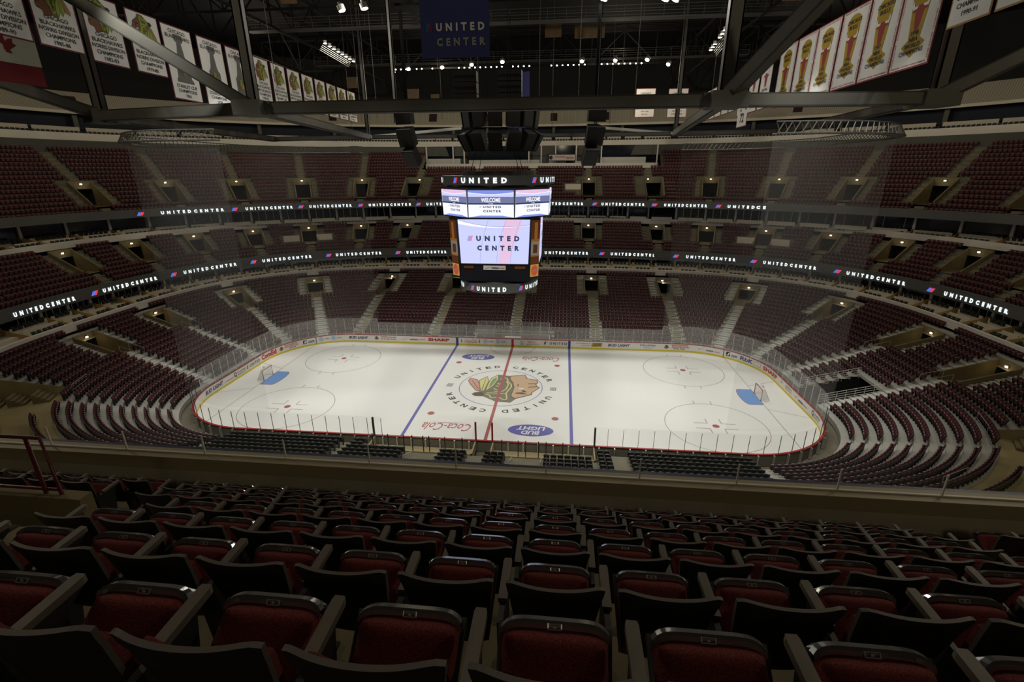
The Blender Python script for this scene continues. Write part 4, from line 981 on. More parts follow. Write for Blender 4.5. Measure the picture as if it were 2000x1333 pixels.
# lower cube: four big screens
for k in range(4):
    ang = k*math.pi/2; ex = Vector((math.cos(ang), math.sin(ang), 0)); ny = Vector((math.sin(ang), -math.cos(ang), 0))
    OF, HS = (4.14, .86) if k % 2 else (3.42, 1.0)
    def fn(x, z, d=0.0, OF=OF, HS=HS): return ny*(OF+d+(z-2.9)*0.02)+ex*x*HS*(1+(z-4.9)*.012)+Vector((0, 0, z))
    q = MB(); q.poly([fn(-3.25, 2.9), fn(3.25, 2.9), fn(3.25, 6.95), fn(-3.25, 6.95)], 0); f2 = lambda x, z: fn(x, z, .01); f3 = lambda x, z: fn(x, z, .02); f4 = lambda x, z: fn(x, z, .03)
    q.poly([f2(.35, 2.9), f2(1.3, 2.9), f2(2.6, 6.95), f2(1.0, 6.95)], 5); q.poly([f2(-.8, 2.9), f2(.2, 2.9), f2(.9, 5.6), f2(.5, 6.95), f2(-1.4, 6.95), f2(-1.9, 4.6)], 0)
    fa = lambda x, z: fn(x, z, .015); arc = [(-3.25+6.5*i/24, 6.28+.62*((i/24-.62)**2)/.385*(1.0 if i/24 < .62 else .9)) for i in range(25)]
    for (xa, za_), (xb, zb_) in zip(arc, arc[1:]): ta, tb = .05+.30*max(0, (.9-xa)/4.15)**1.3, .05+.30*max(0, (.9-xb)/4.15)**1.3; q.poly([fa(xa, za_-ta), fa(xb, zb_-tb), fa(xb, zb_), fa(xa, za_)], 1); q.poly([f3(xa, za_), f3(xb, zb_), f3(xb, zb_+.03), f3(xa, za_+.03)], 6)
    for dx in (-.9, .7, 2.0):
        for i in range(10):
            z0, z1 = 3.0+i*.39, 3.0+(i+1)*.39; g = lambda z: dx+.9*((z-3)/3.9)**1.6-.5
            q.poly([f3(g(z0), z0), f3(g(z0)+.05, z0), f3(g(z1)+.05, z1), f3(g(z1), z1)], 7)
    put_text(q, 'UNITED', -1.65, 2.35, 5.0, 5.48, f4, spacing=2.1, bold=.06, mi=2); put_text(q, 'CENTER', -1.6, 2.35, 4.12, 4.60, f4, spacing=2.1, bold=.06, mi=2); logo_bars(q, f4, -2.3, 5.0, .48)
    part(sb, q.build('big_screen', SCR, sb))
q = MB(); h = 3.36
q.box((-4.1, -2.85, 2.75), (4.1, 2.85, 7.1)); q.hexa([(-3.5, -h, 2.75), (3.5, -h, 2.75), (3.5, h, 2.75), (-3.5, h, 2.75), (-3.5, -h-.05, 7.1), (3.5, -h-.05, 7.1), (3.5, h+.05, 7.1), (-3.5, h+.05, 7.1)])
q.hexa([(-h, -3.7, 2.75), (h, -3.7, 2.75), (h, 3.7, 2.75), (-h, 3.7, 2.75), (-h, -3.75, 7.1), (h, -3.75, 7.1), (h, 3.75, 7.1), (-h, 3.75, 7.1)]) if 0 else None
q.box((-3.3, -3.3, 1.2), (3.3, 3.3, 2.75)); part(sb, q.build('lower_cube', M_CASE, sb))
M_BEER = [mat('ad_brown', (.10, .035, .012), .35, emit=(.35, .10, .03), strength=.10), mat('ad_amber', (.35, .13, .02), .35, emit=(.6, .22, .04), strength=.18), mat('ad_cream', (.30, .27, .22), .5, emit=(.5, .5, .45), strength=.12), mat('ad_oval_red', (.45, .05, .02), .5, emit=(.8, .12, .05), strength=.35), mat('ad_oval_gold', (.5, .3, .05), .5, emit=(.7, .45, .1), strength=.3), M_CASE]
for sx in (-1, 1):
    for sy in (-1, 1):
        q = MB(); a = Vector((sx*3.40, sy*3.50, 0)); b = Vector((sx*4.15, sy*2.9, 0)); n = Vector((sx*.62, sy*.78, 0))
        f = lambda u, z, d=0: a.lerp(b, u)*(1+(z-4)*.008)+n*d+Vector((0, 0, z))
        def slab(z0, z1, m, d=0.03, u0=0, u1=1): q.poly([f(u0, z0, d), f(u1, z0, d), f(u1, z1, d), f(u0, z1, d)], m)
        q.hexa([f(0, 1.5), f(1, 1.5), f(1, 1.5, -.5), f(0, 1.5, -.5), f(0, 7.1), f(1, 7.1), f(1, 7.1, -.5), f(0, 7.1, -.5)], 5)
        slab(5.0, 6.9, 0); slab(5.0, 6.7, 1, .04, .35, .7); slab(3.6, 5.0, 2); slab(3.9, 4.7, 0, .04, .25, .75); slab(2.9, 3.6, 0); slab(3.6, 3.75, 1, .04); slab(5.0, 5.2, 1, .04)
        slab(1.7, 2.85, 4); q.poly([f(.5+.42*math.cos(t), 2.27+.5*math.sin(t), .045) for t in np.linspace(0, 2*math.pi, 20)[:-1]], 3)
        put_text(q, 'Budweiser', .12 if sx*sy < 0 else .88, .88 if sx*sy < 0 else .12, 2.15, 2.45, lambda x, y: f(x, y+(x-.5)*.3*(1 if sx*sy < 0 else -1), .055), mi=2)
        part(sb, q.build('corner_advert', M_BEER, sb))
for k in range(4):
    ang = k*math.pi/2; ex = Vector((math.cos(ang), math.sin(ang), 0)); ny = Vector((math.sin(ang), -math.cos(ang), 0)); fn = lambda x, z: ny*3.42+ex*x+Vector((0, 0, z)); f2 = lambda x, z: ny*3.44+ex*x+Vector((0, 0, z))
    q = MB(); q.poly([fn(-1.05, 2.3), fn(1.05, 2.3), fn(1.05, 2.72), fn(-1.05, 2.72)], 0); put_text(q, 'verizon', -.3, .4, 2.4, 2.62, f2, mi=3, bold=.03); put_text(q, 'wireless', .43, .95, 2.43, 2.56, f2, mi=2); q.poly([f2(-.95, 2.5), f2(-.8, 2.42), f2(-.35, 2.64), f2(-.8, 2.38)], 2)
    part(sb, q.build('advert_board', AD, sb))
    for x0, x1 in ((-2.9, -2.0), (1.9, 2.9)):
        q = MB(); q.poly([fn(x0, 2.42), fn(x1, 2.42), fn(x1, 2.68), fn(x0, 2.68)]); part(sb, q.build('brown_panel', M_BEER[0], sb))
# octagonal ring of upper screens
for k in range(8):
    ang = k*math.pi/4; ex = Vector((math.cos(ang), math.sin(ang), 0)); ny = Vector((math.sin(ang), -math.cos(ang), 0))
    o = lambda x, z, d=0: ny*(5.0+d+(z-8)*.05)+ex*x+Vector((0, 0, z))
    q = MB(); w = 4.0; q.poly([o(-w/2, 7.25), o(w/2, 7.25), o(w/2, 9.55), o(-w/2, 9.55)], 1); f2 = lambda x, z: o(x, z, .01); f3 = lambda x, z: o(x, z, .02); f4 = lambda x, z: o(x, z, .03)
    q.poly([f2(-w/2, 8.35), f2(w/2, 8.35), f2(w/2, 9.0), f2(-w/2, 9.0)], 6); q.poly([f2(-w/2, 9.35), f2(0, 9.2), f2(w/2, 9.35), f2(w/2, 9.55), f2(-w/2, 9.55)], 5 if k % 2 else 3); q.poly([f2(-w/2, 9.0), f2(w/2, 9.0), f2(w/2, 9.3), f2(0, 9.15), f2(-w/2, 9.3)], 0)
    q.poly([f2(-w/2, 7.25), f2(w/2, 7.25), f2(w/4, 7.42), f2(-w/4, 7.42)], 3); arcband(q, f3, w, 9.34, 0, -.16, .04, 1)
    q.poly([f3(-w/2, 8.35), f3(w/2, 8.35), f3(w/2, 8.48), f3(-w/2, 8.48)], 2)
    put_text(q, 'WELCOME', -.85, .85, 8.55, 8.92, f4, bold=.03, mi=1); put_text(q, 'TO THE', -.2, .2, 8.38, 8.46, f4, mi=1)
    put_text(q, 'UNITED', -.7, .9, 8.05, 8.25, f4, spacing=1.4, bold=.04, mi=2); put_text(q, 'CENTER', -.7, .9, 7.7, 7.9, f4, spacing=1.4, bold=.04, mi=2); logo_bars(q, f4, -.95, 8.06, .17, 7, 5)
    part(sb, q.build('upper_screen', SCR, sb))
def prism(q, n, r, z0, z1, a0=0.0, mi=0):
    P = [(r*math.cos(a0+2*math.pi*i/n), r*math.sin(a0+2*math.pi*i/n)) for i in range(n)]
    q.poly([(x, y, z1) for x, y in P], mi); q.poly([(x, y, z0) for x, y in P][::-1], mi)
    for i in range(n): a, b = P[i], P[(i+1) % n]; q.quad((*a, z0), (*b, z0), (*b, z1), (*a, z1), mi)
q = MB(); prism(q, 8, 4.90/math.cos(math.pi/8), 7.12, 9.75, math.pi/8); part(sb, q.build('upper_case', M_CASE, sb))
q = MB(); prism(q, 24, 4.9, 9.75, 10.0); prism(q, 36, 5.32, 9.95, 10.72); prism(q, 24, 3.4, 10.72, 11.1); part(sb, q.build('top_ring_case', M_LEDP, sb))
q = MB(); prism(q, 36, 3.85, .1, .95); prism(q, 24, 3.2, .95, 1.3); part(sb, q.build('bottom_ring_case', M_LEDP, sb))
for R, z0, z1, pitch, tx0, tx1, lx in ((5.36, 10.12, 10.58, 81, -2.75, 1.45, -3.55), (3.89, .28, .72, 74, -1.8, 1.15, -2.4)):
    for k in range(-2, 3):
        if k == 2 and pitch > 75: continue
        q = MB(); c = -math.pi/2+k*math.radians(pitch); f = lambda x, z: Vector((R*math.cos(c+x/R), R*math.sin(c+x/R), z))
        put_text(q, 'UNITED', tx0, tx1, z0, z1, f, spacing=2.2, bold=.06, mi=0)
        logo_bars(q, f, lx, z0, z1-z0, 1, 2); part(sb, q.build('ring_lettering', [M_LED, M_LEDB, M_LEDR], sb))
for x, y in ((-2.2, -2.2), (2.2, -2.2), (2.2, 2.2), (-2.2, 2.2)):
    q = MB(); q.tube([(x, y, 11), (x*.5, y*.5, 15.6), (x*.5, y*.5, 24)], .03, 5); part(sb, q.build('hanging_cable', M_DSTEEL, sb))
tag(sb, 'centre-hung video scoreboard with lit screens reading WELCOME and UNITED CENTER', 'scoreboard')

# ------------------------------------------------------------------ loudspeaker clusters above it
M_SPK = mat('speaker_black', (0.022, 0.022, 0.02), 0.6); M_SPKF = mat('speaker_grille', (0.034, 0.034, 0.03), 0.8)
def speaker_box(loc, rz, tilt, w=1.25, h=1.6, d=0.9, lab='', grp=None):
    e = empty('loudspeaker', loc); e.rotation_euler = (tilt, 0, rz)
    q = MB(); q.hexa([(-w*.32, d/2, -h/2), (w*.32, d/2, -h/2), (w*.32, d/2, h/2), (-w*.32, d/2, h/2), (-w/2, -d/2, -h/2), (w/2, -d/2, -h/2), (w/2, -d/2, h/2), (-w/2, -d/2, h/2)]); part(e, q.build('cabinet', M_SPK, e))
    q = MB(); q.box((-w/2+.07, -d/2-.03, -h/2+.07), (w/2-.07, -d/2+.01, h/2-.07)); part(e, q.build('grille', M_SPKF, e))
    tag(e, lab, 'loudspeaker', grp)
for row, (z, r, n, ti) in enumerate(((27.0, 3.1, 7, .12), (25.1, 3.3, 7, .5))):
    for i in range(n):
        a = -math.pi/2+(i-(n-1)/2)*math.radians(26); speaker_box((.2+r*math.cos(a), r*math.sin(a)+.6, z), a+math.pi/2, ti, lab='black loudspeaker in the %s row of the cluster over the scoreboard' % ('upper' if row == 0 else 'lower'), grp='loudspeakers of the central cluster, %s row' % ('upper' if row == 0 else 'lower'))
for i, (x, y) in enumerate(((-3.2, 2), (1.0, 2))):
    for k in range(3):
        e = empty('subwoofer', (x, y, 28.9+k*.95)); q = MB(); q.box((-1.1, -.6, -.44), (1.1, .6, .44)); part(e, q.build('cabinet', M_SPK, e)); q = MB(); q.box((-1.0, -.63, -.1), (1.0, -.6, .1)); part(e, q.build('slot', M_VOID, e)); tag(e, 'black subwoofer stacked over the %s half of the loudspeaker cluster' % ('left' if i == 0 else 'right'), 'loudspeaker', 'subwoofers over the %s half of the cluster' % ('left' if i == 0 else 'right'))
for x, lab, sgn in ((-8.7, 'left', -1), (8.9, 'right', 1)):
    for k, (z, ti, dx) in enumerate(((27.5, .1, 0), (25.6, .35, .05), (23.9, .6, .2))):
        speaker_box((x-sgn*dx*2, .3, z), sgn*.35, ti, 1.7 if k < 2 else 1.4, 1.6, 1.1, 'black loudspeaker hanging %s in the stack to the %s of the scoreboard' % (('topmost', 'in the middle', 'lowest')[k], lab))
    q = MB(); q.bar((0, 0, 0), (0, 0, 8), .25, .25); e = q.build('hanging_pole', M_DSTEEL, loc=(x, .8, 28)); tag(e, 'dark pole holding the loudspeaker stack %s of the scoreboard' % lab, 'pole')
q = MB(); prism(q, 8, 3.4, 0, .25); e = q.build('cluster_frame', M_DSTEEL, loc=(0, .6, 28.0)); tag(e, 'dark rigging platform carrying the central loudspeaker cluster', 'rigging')

# ------------------------------------------------------------------ roof steel: chords in one level plane, hangers above
def hbeam(a, b, w=.8, h=.85, lab='', name='roof_beam', cat='beam', grp=None, m=None):
    a = Vector(a); b = Vector(b); d = (b-a); L = d.length; q = MB(); t = .09
    ex = d.normalized(); up = Vector((0, 0, 1)) if abs(ex.z) < .9 else Vector((0, 1, 0)); r = ex.cross(up).normalized(); u = r.cross(ex)
    def sl(w0, w1, h0, h1): q.hexa([r*w0+u*h0, r*w1+u*h0, r*w1+u*h0+d, r*w0+u*h0+d, r*w0+u*h1, r*w1+u*h1, r*w1+u*h1+d, r*w0+u*h1+d])
    sl(-w/2, w/2, h/2-t, h/2); sl(-w/2, w/2, -h/2, -h/2+t); sl(-t/2, t/2, -h/2+t, h/2-t)
    sl(-w/2, -w/2+t, -h/2, h/2); sl(w/2-t, w/2, -h/2, h/2)
    o = q.build(name, m or M_STEEL, loc=a); tag(o, lab, cat, grp); return o
DL, DR, DOL, DOR = (-28.2, -16.0, 35.1), (21.0, -16.9, 32.8), (-37.0, -13.6, 29.7), (35.2, -12.1, 29.8)
J1, J2, JL, JR = (-17, -10.3, 27), (17, -10.2, 27), (-32.2, -7.5, 27), (30.8, -9.3, 27)
hbeam((-16.4, -10.3, 27), (16.4, -10.2, 27), lab='long dark steel beam crossing level above the scoreboard')
hbeam(JL, J1, lab='steel beam from the left roof joint to the outer left joint'); hbeam(J2, JR, lab='steel beam from the right roof joint to the outer right joint')
hbeam(J1, DL, lab='thick steel diagonal crossing in front of the white banners on the left')
hbeam(J2, DR, .9, .95, lab='thick steel diagonal rising in front of the championship banners on the right')
hbeam((-33, -6.3, 27), DOL, .8, .85, lab='steel diagonal from the outer left joint past the flag'); hbeam((31, -9, 27), DOR, .8, .85, lab='steel diagonal from the outer right joint under the last banners')
hbeam(J1, (-20.9, 21.9, 27), .7, .75, lab='steel chord running away from the left roof joint'); hbeam(J2, (20.5, 22, 27), .7, .75, lab='steel chord running away from the right roof joint')
hbeam((-33, -6.3, 27), (-35.9, 23.9, 27), .7, .7, lab='outer steel chord on the left below the cladding'); hbeam((31, -9, 27), (33.3, 20.5, 27), .7, .7, lab='outer steel chord on the right below the cladding')
hbeam((-35.9, 23.9, 27), (-20.9, 21.9, 27), .6, .6, lab='far steel beam at the left joining two chords'); hbeam((-20.9, 22.2, 27), (20.5, 22.4, 27), .5, .5, lab='far level steel beam behind the loudspeakers'); hbeam((20.5, 22, 27), (33.3, 20.5, 27), .6, .6, lab='far steel beam at the right joining two chords')
hbeam((-20.9, 21.9, 27), (-9.5, 30, 28.6), .5, .4, lab='short steel strut rising from the far left joint', m=M_ALU); hbeam((20.5, 22, 27), (10.5, 31, 28.6), .5, .4, lab='short steel strut rising from the far right joint', m=M_ALU)
for i, (p, w, lab) in enumerate((((-17, -10.3), .7, 'steel column above the left roof joint'), ((17, -10.2), .9, 'steel column above the right roof joint'), ((-33, -6.8), .8, 'steel column above the outer left joint'), ((31.2, -9), .8, 'steel column above the outer right joint'),
        ((-20.9, 21.9), .5, 'slim steel column above the far left joint'), ((20.5, 22), .5, 'slim steel column above the far right joint'), ((-11.5, 6), .4, 'slim steel post left of the scoreboard rigging'), ((9.7, 14), .4, 'slim steel post right of the scoreboard rigging'))):
    hbeam((p[0], p[1], 27.3), (p[0], p[1], 43.9), w, w*.8, lab=lab, name='roof_column', cat='column')
for p, lab in ((J1, 'left'), (J2, 'right'), ((-33, -6.5, 27), 'outer left'), ((31, -9, 27), 'outer right')):
    q = MB(); q.box((-1.1, -1.1, -.5), (1.1, 1.1, .5)); q.box((-1.5, -.5, -.46), (1.5, .5, .46)); o = q.build('gusset_plate', M_STEEL, loc=p); tag(o, 'bolted steel joint block where the roof beams meet, %s' % lab, 'steel joint')
# dark trusses and catwalks higher up
def lattice(a, b, h, n, lab, w=.22, m=M_DSTEEL, name='roof_truss'):
    a = Vector(a); b = Vector(b); q = MB(); q.bar(a*0, b-a, w, w); q.bar(Vector((0, 0, h)), b-a+Vector((0, 0, h)), w, w)
    for i in range(n):
        p = (b-a)*(i/n); p2 = (b-a)*((i+1)/n); z0, z1 = (0, h) if i % 2 else (h, 0)
        q.bar(p+Vector((0, 0, z0)), p2+Vector((0, 0, z1)), w*.6, w*.6); q.bar(p, p+Vector((0, 0, h)), w*.6, w*.6)
    o = q.build(name, m, loc=a); tag(o, lab, 'truss'); return o
for i, y in enumerate((-24, -8, 8, 40)): lattice((-45, y, 38.5), (45, y, 38.5), 4.5, 18, 'dark roof truss spanning side to side, %s from the camera' % ORD[i])
for i, x in enumerate((-36, -26, 26, 36)): lattice((x, -40, 37.5), (x, 60, 37.5), 4.5, 20, 'dark roof truss running front to back, %s from the left' % ORD[i])
M_CAT = mat('catwalk_steel', (0.05, 0.048, 0.042), .6)
for i, (y, z) in enumerate(((12, 37.6), (27.9, 36.95))):
    q = MB(); q.box((-30, -.6, -.1), (30, .6, 0)); o = empty('catwalk', (0, y, z)); part(o, q.build('walkway', M_CAT, o))
    q = MB()
    for zz in (.5, 1.05): q.bar((-30, -.6, zz), (30, -.6, zz), .06, .06); q.bar((-30, .6, zz), (30, .6, zz), .06, .06)
    for k in range(31): q.bar((-30+2*k, -.6, 0), (-30+2*k, -.6, 1.05), .05, .05)
    part(o, q.build('railing', M_CAT, o)); tag(o, ('nearer' if i == 0 else 'farther')+' dark catwalk under the roof, level across the hall', 'catwalk')

# ------------------------------------------------------------------ lamps under the roof
def lamp(loc, r=.2, lab='', grp=None, aim=(0, 0, 0)):
    e = empty('arena_lamp', loc); e.rotation_euler = (Vector(aim)-Vector(loc)).to_track_quat('-Z', 'Y').to_euler()
    q = MB(); prism(q, 12, r*1.25, .0, r*1.6); prism(q, 12, r*.5, r*1.6, r*2.6); part(e, q.build('reflector', M_ALU, e)); q = MB(); q.disc((0, 0, -.01), r, 14); part(e, q.build('lens', M_LAMP, e)); tag(e, lab, 'lamp', grp)
for i, (x, y, z) in enumerate(((-13.8, .3, 36), (-11.6, 0, 36), (9.1, .1, 36), (14.2, .7, 36), (15.1, .9, 36))): lamp((x, y, z), .27, 'bright round lamp high over the ice, %s from the left in the near row' % ORD[i])
for i, px in enumerate(((-18.7, 28.2, 36), (-15.9, 26.4, 36), (-11.1, 26.4, 36.1), (-6.9, 26.2, 36.3), (-2.6, 26, 36.5), (8.1, 24.3, 36), (12.4, 24.3, 36), (16.5, 24.4, 36), (19.8, 27.7, 36))): lamp(px, .25, 'bright star-like lamp in the far row under the roof, %s from the left' % ORD[i])
for i in range(46):
    x = -18.0+i*.76
    if 1.4 < x < 3.3 or random.random() < .1: continue
    lamp((x, 27.2, 36.15), .085, 'small round lamp in the long level string along the far catwalk', 'string of small lamps on the far catwalk')
for side, (a, b, n) in {'left': ((-20.7, 11.2, 36), (-21.4, 20.5, 36), 8), 'right': ((22.2, 11.0, 36), (23.2, 19.8, 36), 7)}.items():
    a = Vector(a); b = Vector(b); e = empty('floodlight_bank', a); q = MB(); d = b-a
    sx = -1 if side == 'left' else 1
    for k in range(5): q.bar((sx*(.25+.12*k), 0, -.15*k), d+Vector((sx*(.25+.12*k), 0, -.15*k)), .04, .04)
    part(e, q.build('louvre_frame', M_ALU, e))
    for i in range(n):
        if side == 'right' and i == 3: continue
        q = MB(); c = d*(i/(n-1)); prism(q, 10, .2, 0, .3); q2 = MB(); q2.add([(x+c.x, y+c.y, z+c.z) for x, y, z in q.v], q.f); part(e, q2.build('housing', M_ALU, e))
        q = MB(); q.disc((c.x, c.y, c.z-.02), .18, 12); part(e, q.build('lens', M_LAMP, e))
    tag(e, 'bank of bright floodlights in a slanting row high on the %s' % side, 'floodlight')
for i, (x, y, z, w) in enumerate(((-16.5, 29, 33.2, 2.2), (-13.2, 30, 32.6, 1.3), (4.4, 20, 38.6, 2.0), (8.8, 20, 38.4, 3.6), (-24.6, 27, 34.6, 1.5), (-20.6, 4, 38.5, 1.6), (26, 4, 37.2, 2.2))):
    q = MB(); q.box((-w/2, 0, -.7), (w/2, .1, .7)); o = q.build('duct_panel', mat('copper_duct', (.13, .075, .03), .5, noise=.5, nscale=1.5), loc=(x, y, z)); tag(o, 'amber duct panel among the roof steel, %s counted from the back left' % ORD[i], 'duct panel')

# ------------------------------------------------------------------ netting behind the goals with its curved truss
for sg, side in ((-1, 'left'), (1, 'right')):
    a, b = (-61, -18.5) if sg < 0 else (19.6, 60)
    q = MB(); S = np.linspace(a, b, 120)
    for u, v in zip(S, S[1:]): q.quad(bp(u, .12, 3.2 if True else 0), bp(v, .12, 3.2), bp(v, .12, 24.6), bp(u, .12, 24.6))
    o = q.build('safety_netting', M_NET); tag(o, 'fine grey safety netting hanging behind the %s goal' % side, 'netting')
    e = empty('curved_truss', bp((a+b)/2, .12, 24.8)); o = Vector(e.location)
    for dd, zz in ((-.3, 24.7), (.5, 24.7), (.1, 25.4)):
        q = MB(); q.tube([Vector(bp(float(u), .12+dd, zz))-o for u in np.linspace(a, b, 90)], .05, 5); part(e, q.build('chord', M_STEEL, e))
    q = MB(); S = np.linspace(a, b, 84)
    for i, (u, v) in enumerate(zip(S, S[1:])):
        q.bar(Vector(bp(u, -.18, 24.7))-o, Vector(bp(v, .22, 25.4))-o, .045, .045); q.bar(Vector(bp(u, .22, 25.4))-o, Vector(bp(v, .62, 24.7))-o, .045, .045)
        q.bar(Vector(bp(u, .62, 24.7))-o, Vector(bp(u, -.18, 24.7))-o, .045, .045)
    part(e, q.build('bracing', M_STEEL, e)); tag(e, 'curved lattice truss carrying the netting over the %s end of the rink' % side, 'truss')

# ------------------------------------------------------------------ banners
BM_ = [mat('banner_white', (.82, .81, .78), .8), mat('banner_border', (.16, .02, .04), .8), mat('banner_ink', (.03, .03, .03), .8), mat('banner_grey', (.14, .14, .13), .8), mat('banner_red', (.30, .03, .04), .8),
       mat('banner_gold', (.42, .27, .01), .8), mat('banner_green', (.34, .42, .06), .8), mat('banner_skin', (.20, .09, .04), .8), mat('banner_olive', (.13, .12, .03), .8), mat('banner_feather', (.46, .24, .08), .8), mat('banner_blue', (.045, .05, .20), .85),
       mat('flag_red', (.12, .008, .012), .85), mat('banner_fade', (.34, .36, .30), .8), mat('banner_logo_blue', (.05, .16, .42), .8)]
EMM = {K_: 2, O_: 8, S_: 7, D_: 2, P_: 9, Y_: 6, G_: 6, W_: 0, R_: 4, B_: 10, L_: 4, C_: 10, X_: 3}
def banner(name, origin, ex, w, h, lab, draw, border=1, group=None, cat='banner'):
    """origin = top left as read; ex = reading direction; drawn coordinates 0..w, 0..h upward"""
    o = Vector(origin); ex = Vector(ex).normalized(); nn = ex.cross(Vector((0, 0, 1)))
    e = empty(name, o-Vector((0, 0, h))); f = lambda x, y, d=.0: ex*x+Vector((0, 0, y))+nn*(d+.010*math.sin(x*2.2+1)*math.sin(y*.9))
    q = MB(); N = 8
    for i in range(N):
        for j in range(N):
            xs = [w*i/N, w*(i+1)/N]; ys = [h*j/N, h*(j+1)/N]
            q.quad(f(xs[0], ys[0]), f(xs[1], ys[0]), f(xs[1], ys[1]), f(xs[0], ys[1]), border); q.quad(f(xs[0], ys[0], -.02), f(xs[0], ys[1], -.02), f(xs[1], ys[1], -.02), f(xs[1], ys[0], -.02), border)
    part(e, q.build('cloth', BM_, e))
    q = MB(); m = .09 if border not in (10, 11) else 0
    if m:
        for i in range(N):
            for j in range(N):
                X = lambda k: m+(w-2*m)*k/N; Y = lambda k: m+(h-2*m)*k/N
                q.quad(f(X(i), Y(j), .015), f(X(i+1), Y(j), .015), f(X(i+1), Y(j+1), .015), f(X(i), Y(j+1), .015), 0)
        part(e, q.build('white_field', BM_, e))
    q = MB(); draw(q, lambda x, y, d=0: f(x, y, .03+d), w, h)
    if q.v: part(e, q.build('printing', BM_, e))
    tag(e, lab, cat, group); return e
def lines(q, f, w, L, y0, dy, th, mi=2, mx=.86):
    for i, t in enumerate(L):
        _, _, asp = text_geo(t, 1.0, .02, 0.0); tw = min(w*mx, th*asp*1.05); put_text(q, t, w/2-tw/2, w/2+tw/2, y0-i*dy, y0-i*dy+th, f, mi=mi, bold=.02)
def d_division(yr, nm='NORRIS DIVISION', small=False):
    def d(q, f, w, h):
        r = w*.43; emblem(q, lambda x, y, hh: f(w/2+x, h*.70+y*1.05, hh), EMM, r, lw=.03, dz=.002)
        lines(q, f, w, ['CHICAGO', 'BLACKHAWKS', nm, 'CHAMPIONS', yr], h*.40, h*.088, h*.062)
    return d
def d_cup(yr):
    def d(q, f, w, h):
        lines(q, f, w, ['CHICAGO', 'BLACKHAWKS'], h*.90, h*.07, h*.052)
        h_ = [(.10, .42), (.125, .38), (.10, .32), (.055, .30), (.06, .26), (.09, .10), (.11, .05), (.165, 0), (.17, -.22), (.21, -.26), (.21, -.30)]; P = h_+[(-x, y) for x, y in h_[::-1]]
        q.poly([f(w/2+x*w*1.35, h*.515+y*h*.90) for x, y in P][::-1], 3)
        emblem(q, lambda x, y, hh: f(w/2+x, h*.43+y*1.3, hh+.01), EMM, w*.15, lw=.05, dz=.002)
        lines(q, f, w, ['STANLEY CUP', 'CHAMPIONS', yr], h*.17, h*.065, h*.048)
    return d
def bull(q, f, cx, cy, s, mi=4):
    P = [(-.1, -.5), (.1, -.5), (.16, -.2), (.22, .1), (.42, .12), (.30, .22), (.2, .22), (.12, .3), (-.12, .3), (-.2, .22), (-.30, .22), (-.42, .12), (-.22, .1), (-.16, -.2)]
    q.poly([f(cx+x*s, cy+y*s, .01) for x, y in P], mi)
    for k in (-1, 1): q.poly([f(cx+k*x*s, cy+y*s, .012) for x, y in ((.12, .28), (.34, .30), (.40, .5), (.46, .34), (.40, .20), (.2, .2))][::k], 0)
def d_title(yr):
    def d(q, f, w, h):
        q.poly([f(w/2+.24*w*math.cos(t), h*.80+.115*h*math.sin(t)) for t in np.linspace(0, 2*math.pi, 24)[:-1]], 5)
        q.poly([f(x, y) for x, y in ((w*.27, h*.74), (w*.73, h*.74), (w*.64, h*.30), (w*.36, h*.30))][::-1], 5)
        q.poly([f(x, y) for x, y in ((w*.22, h*.25), (w*.36, h*.31), (w*.64, h*.31), (w*.80, h*.25), (w*.62, h*.17), (w*.5, h*.12), (w*.38, h*.17))][::-1], 5)
        bull(q, f, w/2, h*.55, w*.46); lines(q, lambda x, y: f(x, y, .02), w, ['CHICAGO', 'BULLS'], h*.80, h*.07, h*.052, mx=.62)
        lines(q, lambda x, y: f(x, y, .02), w, [yr, 'NBA', 'WORLD', 'CHAMPIONS'], h*.34, h*.062, h*.050, mx=.74)
        for y in (.03, .955): put_text(q, 'TEAM ROSTER * COACHES * WORLD CHAMPIONS', w*.06, w*.94, h*y, h*(y+.018), f, mi=4)
        for x in (.045, .93): put_text(q, 'TEAM ROSTER * COACHES * WORLD CHAMPIONS', h*.06, h*.94, w*x, w*(x+.03), lambda a, b: f(b, a), mi=4)
    return d
def d_small(top, rows, red=2):
    def d(q, f, w, h):
        bull(q, f, w/2, h*.68, w*.55) if top == 'bull' else lines(q, f, w, top, h*.84, h*.1, h*.06)
        lines(q, f, w, rows, h*.40, h*.1, h*.06, mi=red)
    return d
YL = (0, 1, 0); LX = -26.5
for y, yr, nm in ((-23.4, '1990-91', None), (-20.1, '1989-90', None), (-16.7, '1985-86', None), (-13.15, '1982-83', None), (-9.45, '1979-80', None)):
    banner('hanging_banner', (LX, y, 34.1), YL, 3.05, 4.25 if y > -15 else 4.0, 'white division champions banner with head emblem, dated %s, %s along the left row' % (yr, ORD[[-23.4, -20.1, -16.7, -13.15, -9.45].index(y)]), d_division(yr))
for y, yr in ((-6.15, '1961'), (-2.1, '1938'), (1.75, '1934')): banner('hanging_banner', (LX, y, 34.0), YL, 3.4, 5.6, 'tall white banner with grey trophy cup, dated %s, %s of the three' % (yr, {'1961': 'nearest', '1938': 'middle', '1934': 'farthest'}[yr]), d_cup(yr))
for i, yr in enumerate(('1978-79', '1977-78', '1975-76', '1972-73', '1971-72', '1970-71', '1969-70', '1966-67')): banner('hanging_banner', (LX, 6.0+i*3.34, 34.0), YL, 2.85, 4.25, 'white champions banner with head emblem in the left row, %s beyond the trophy banners' % ORD[i], d_division(yr, 'SMYTHE DIVISION'))
RX = 27.0; YR = (0, -1, 0)
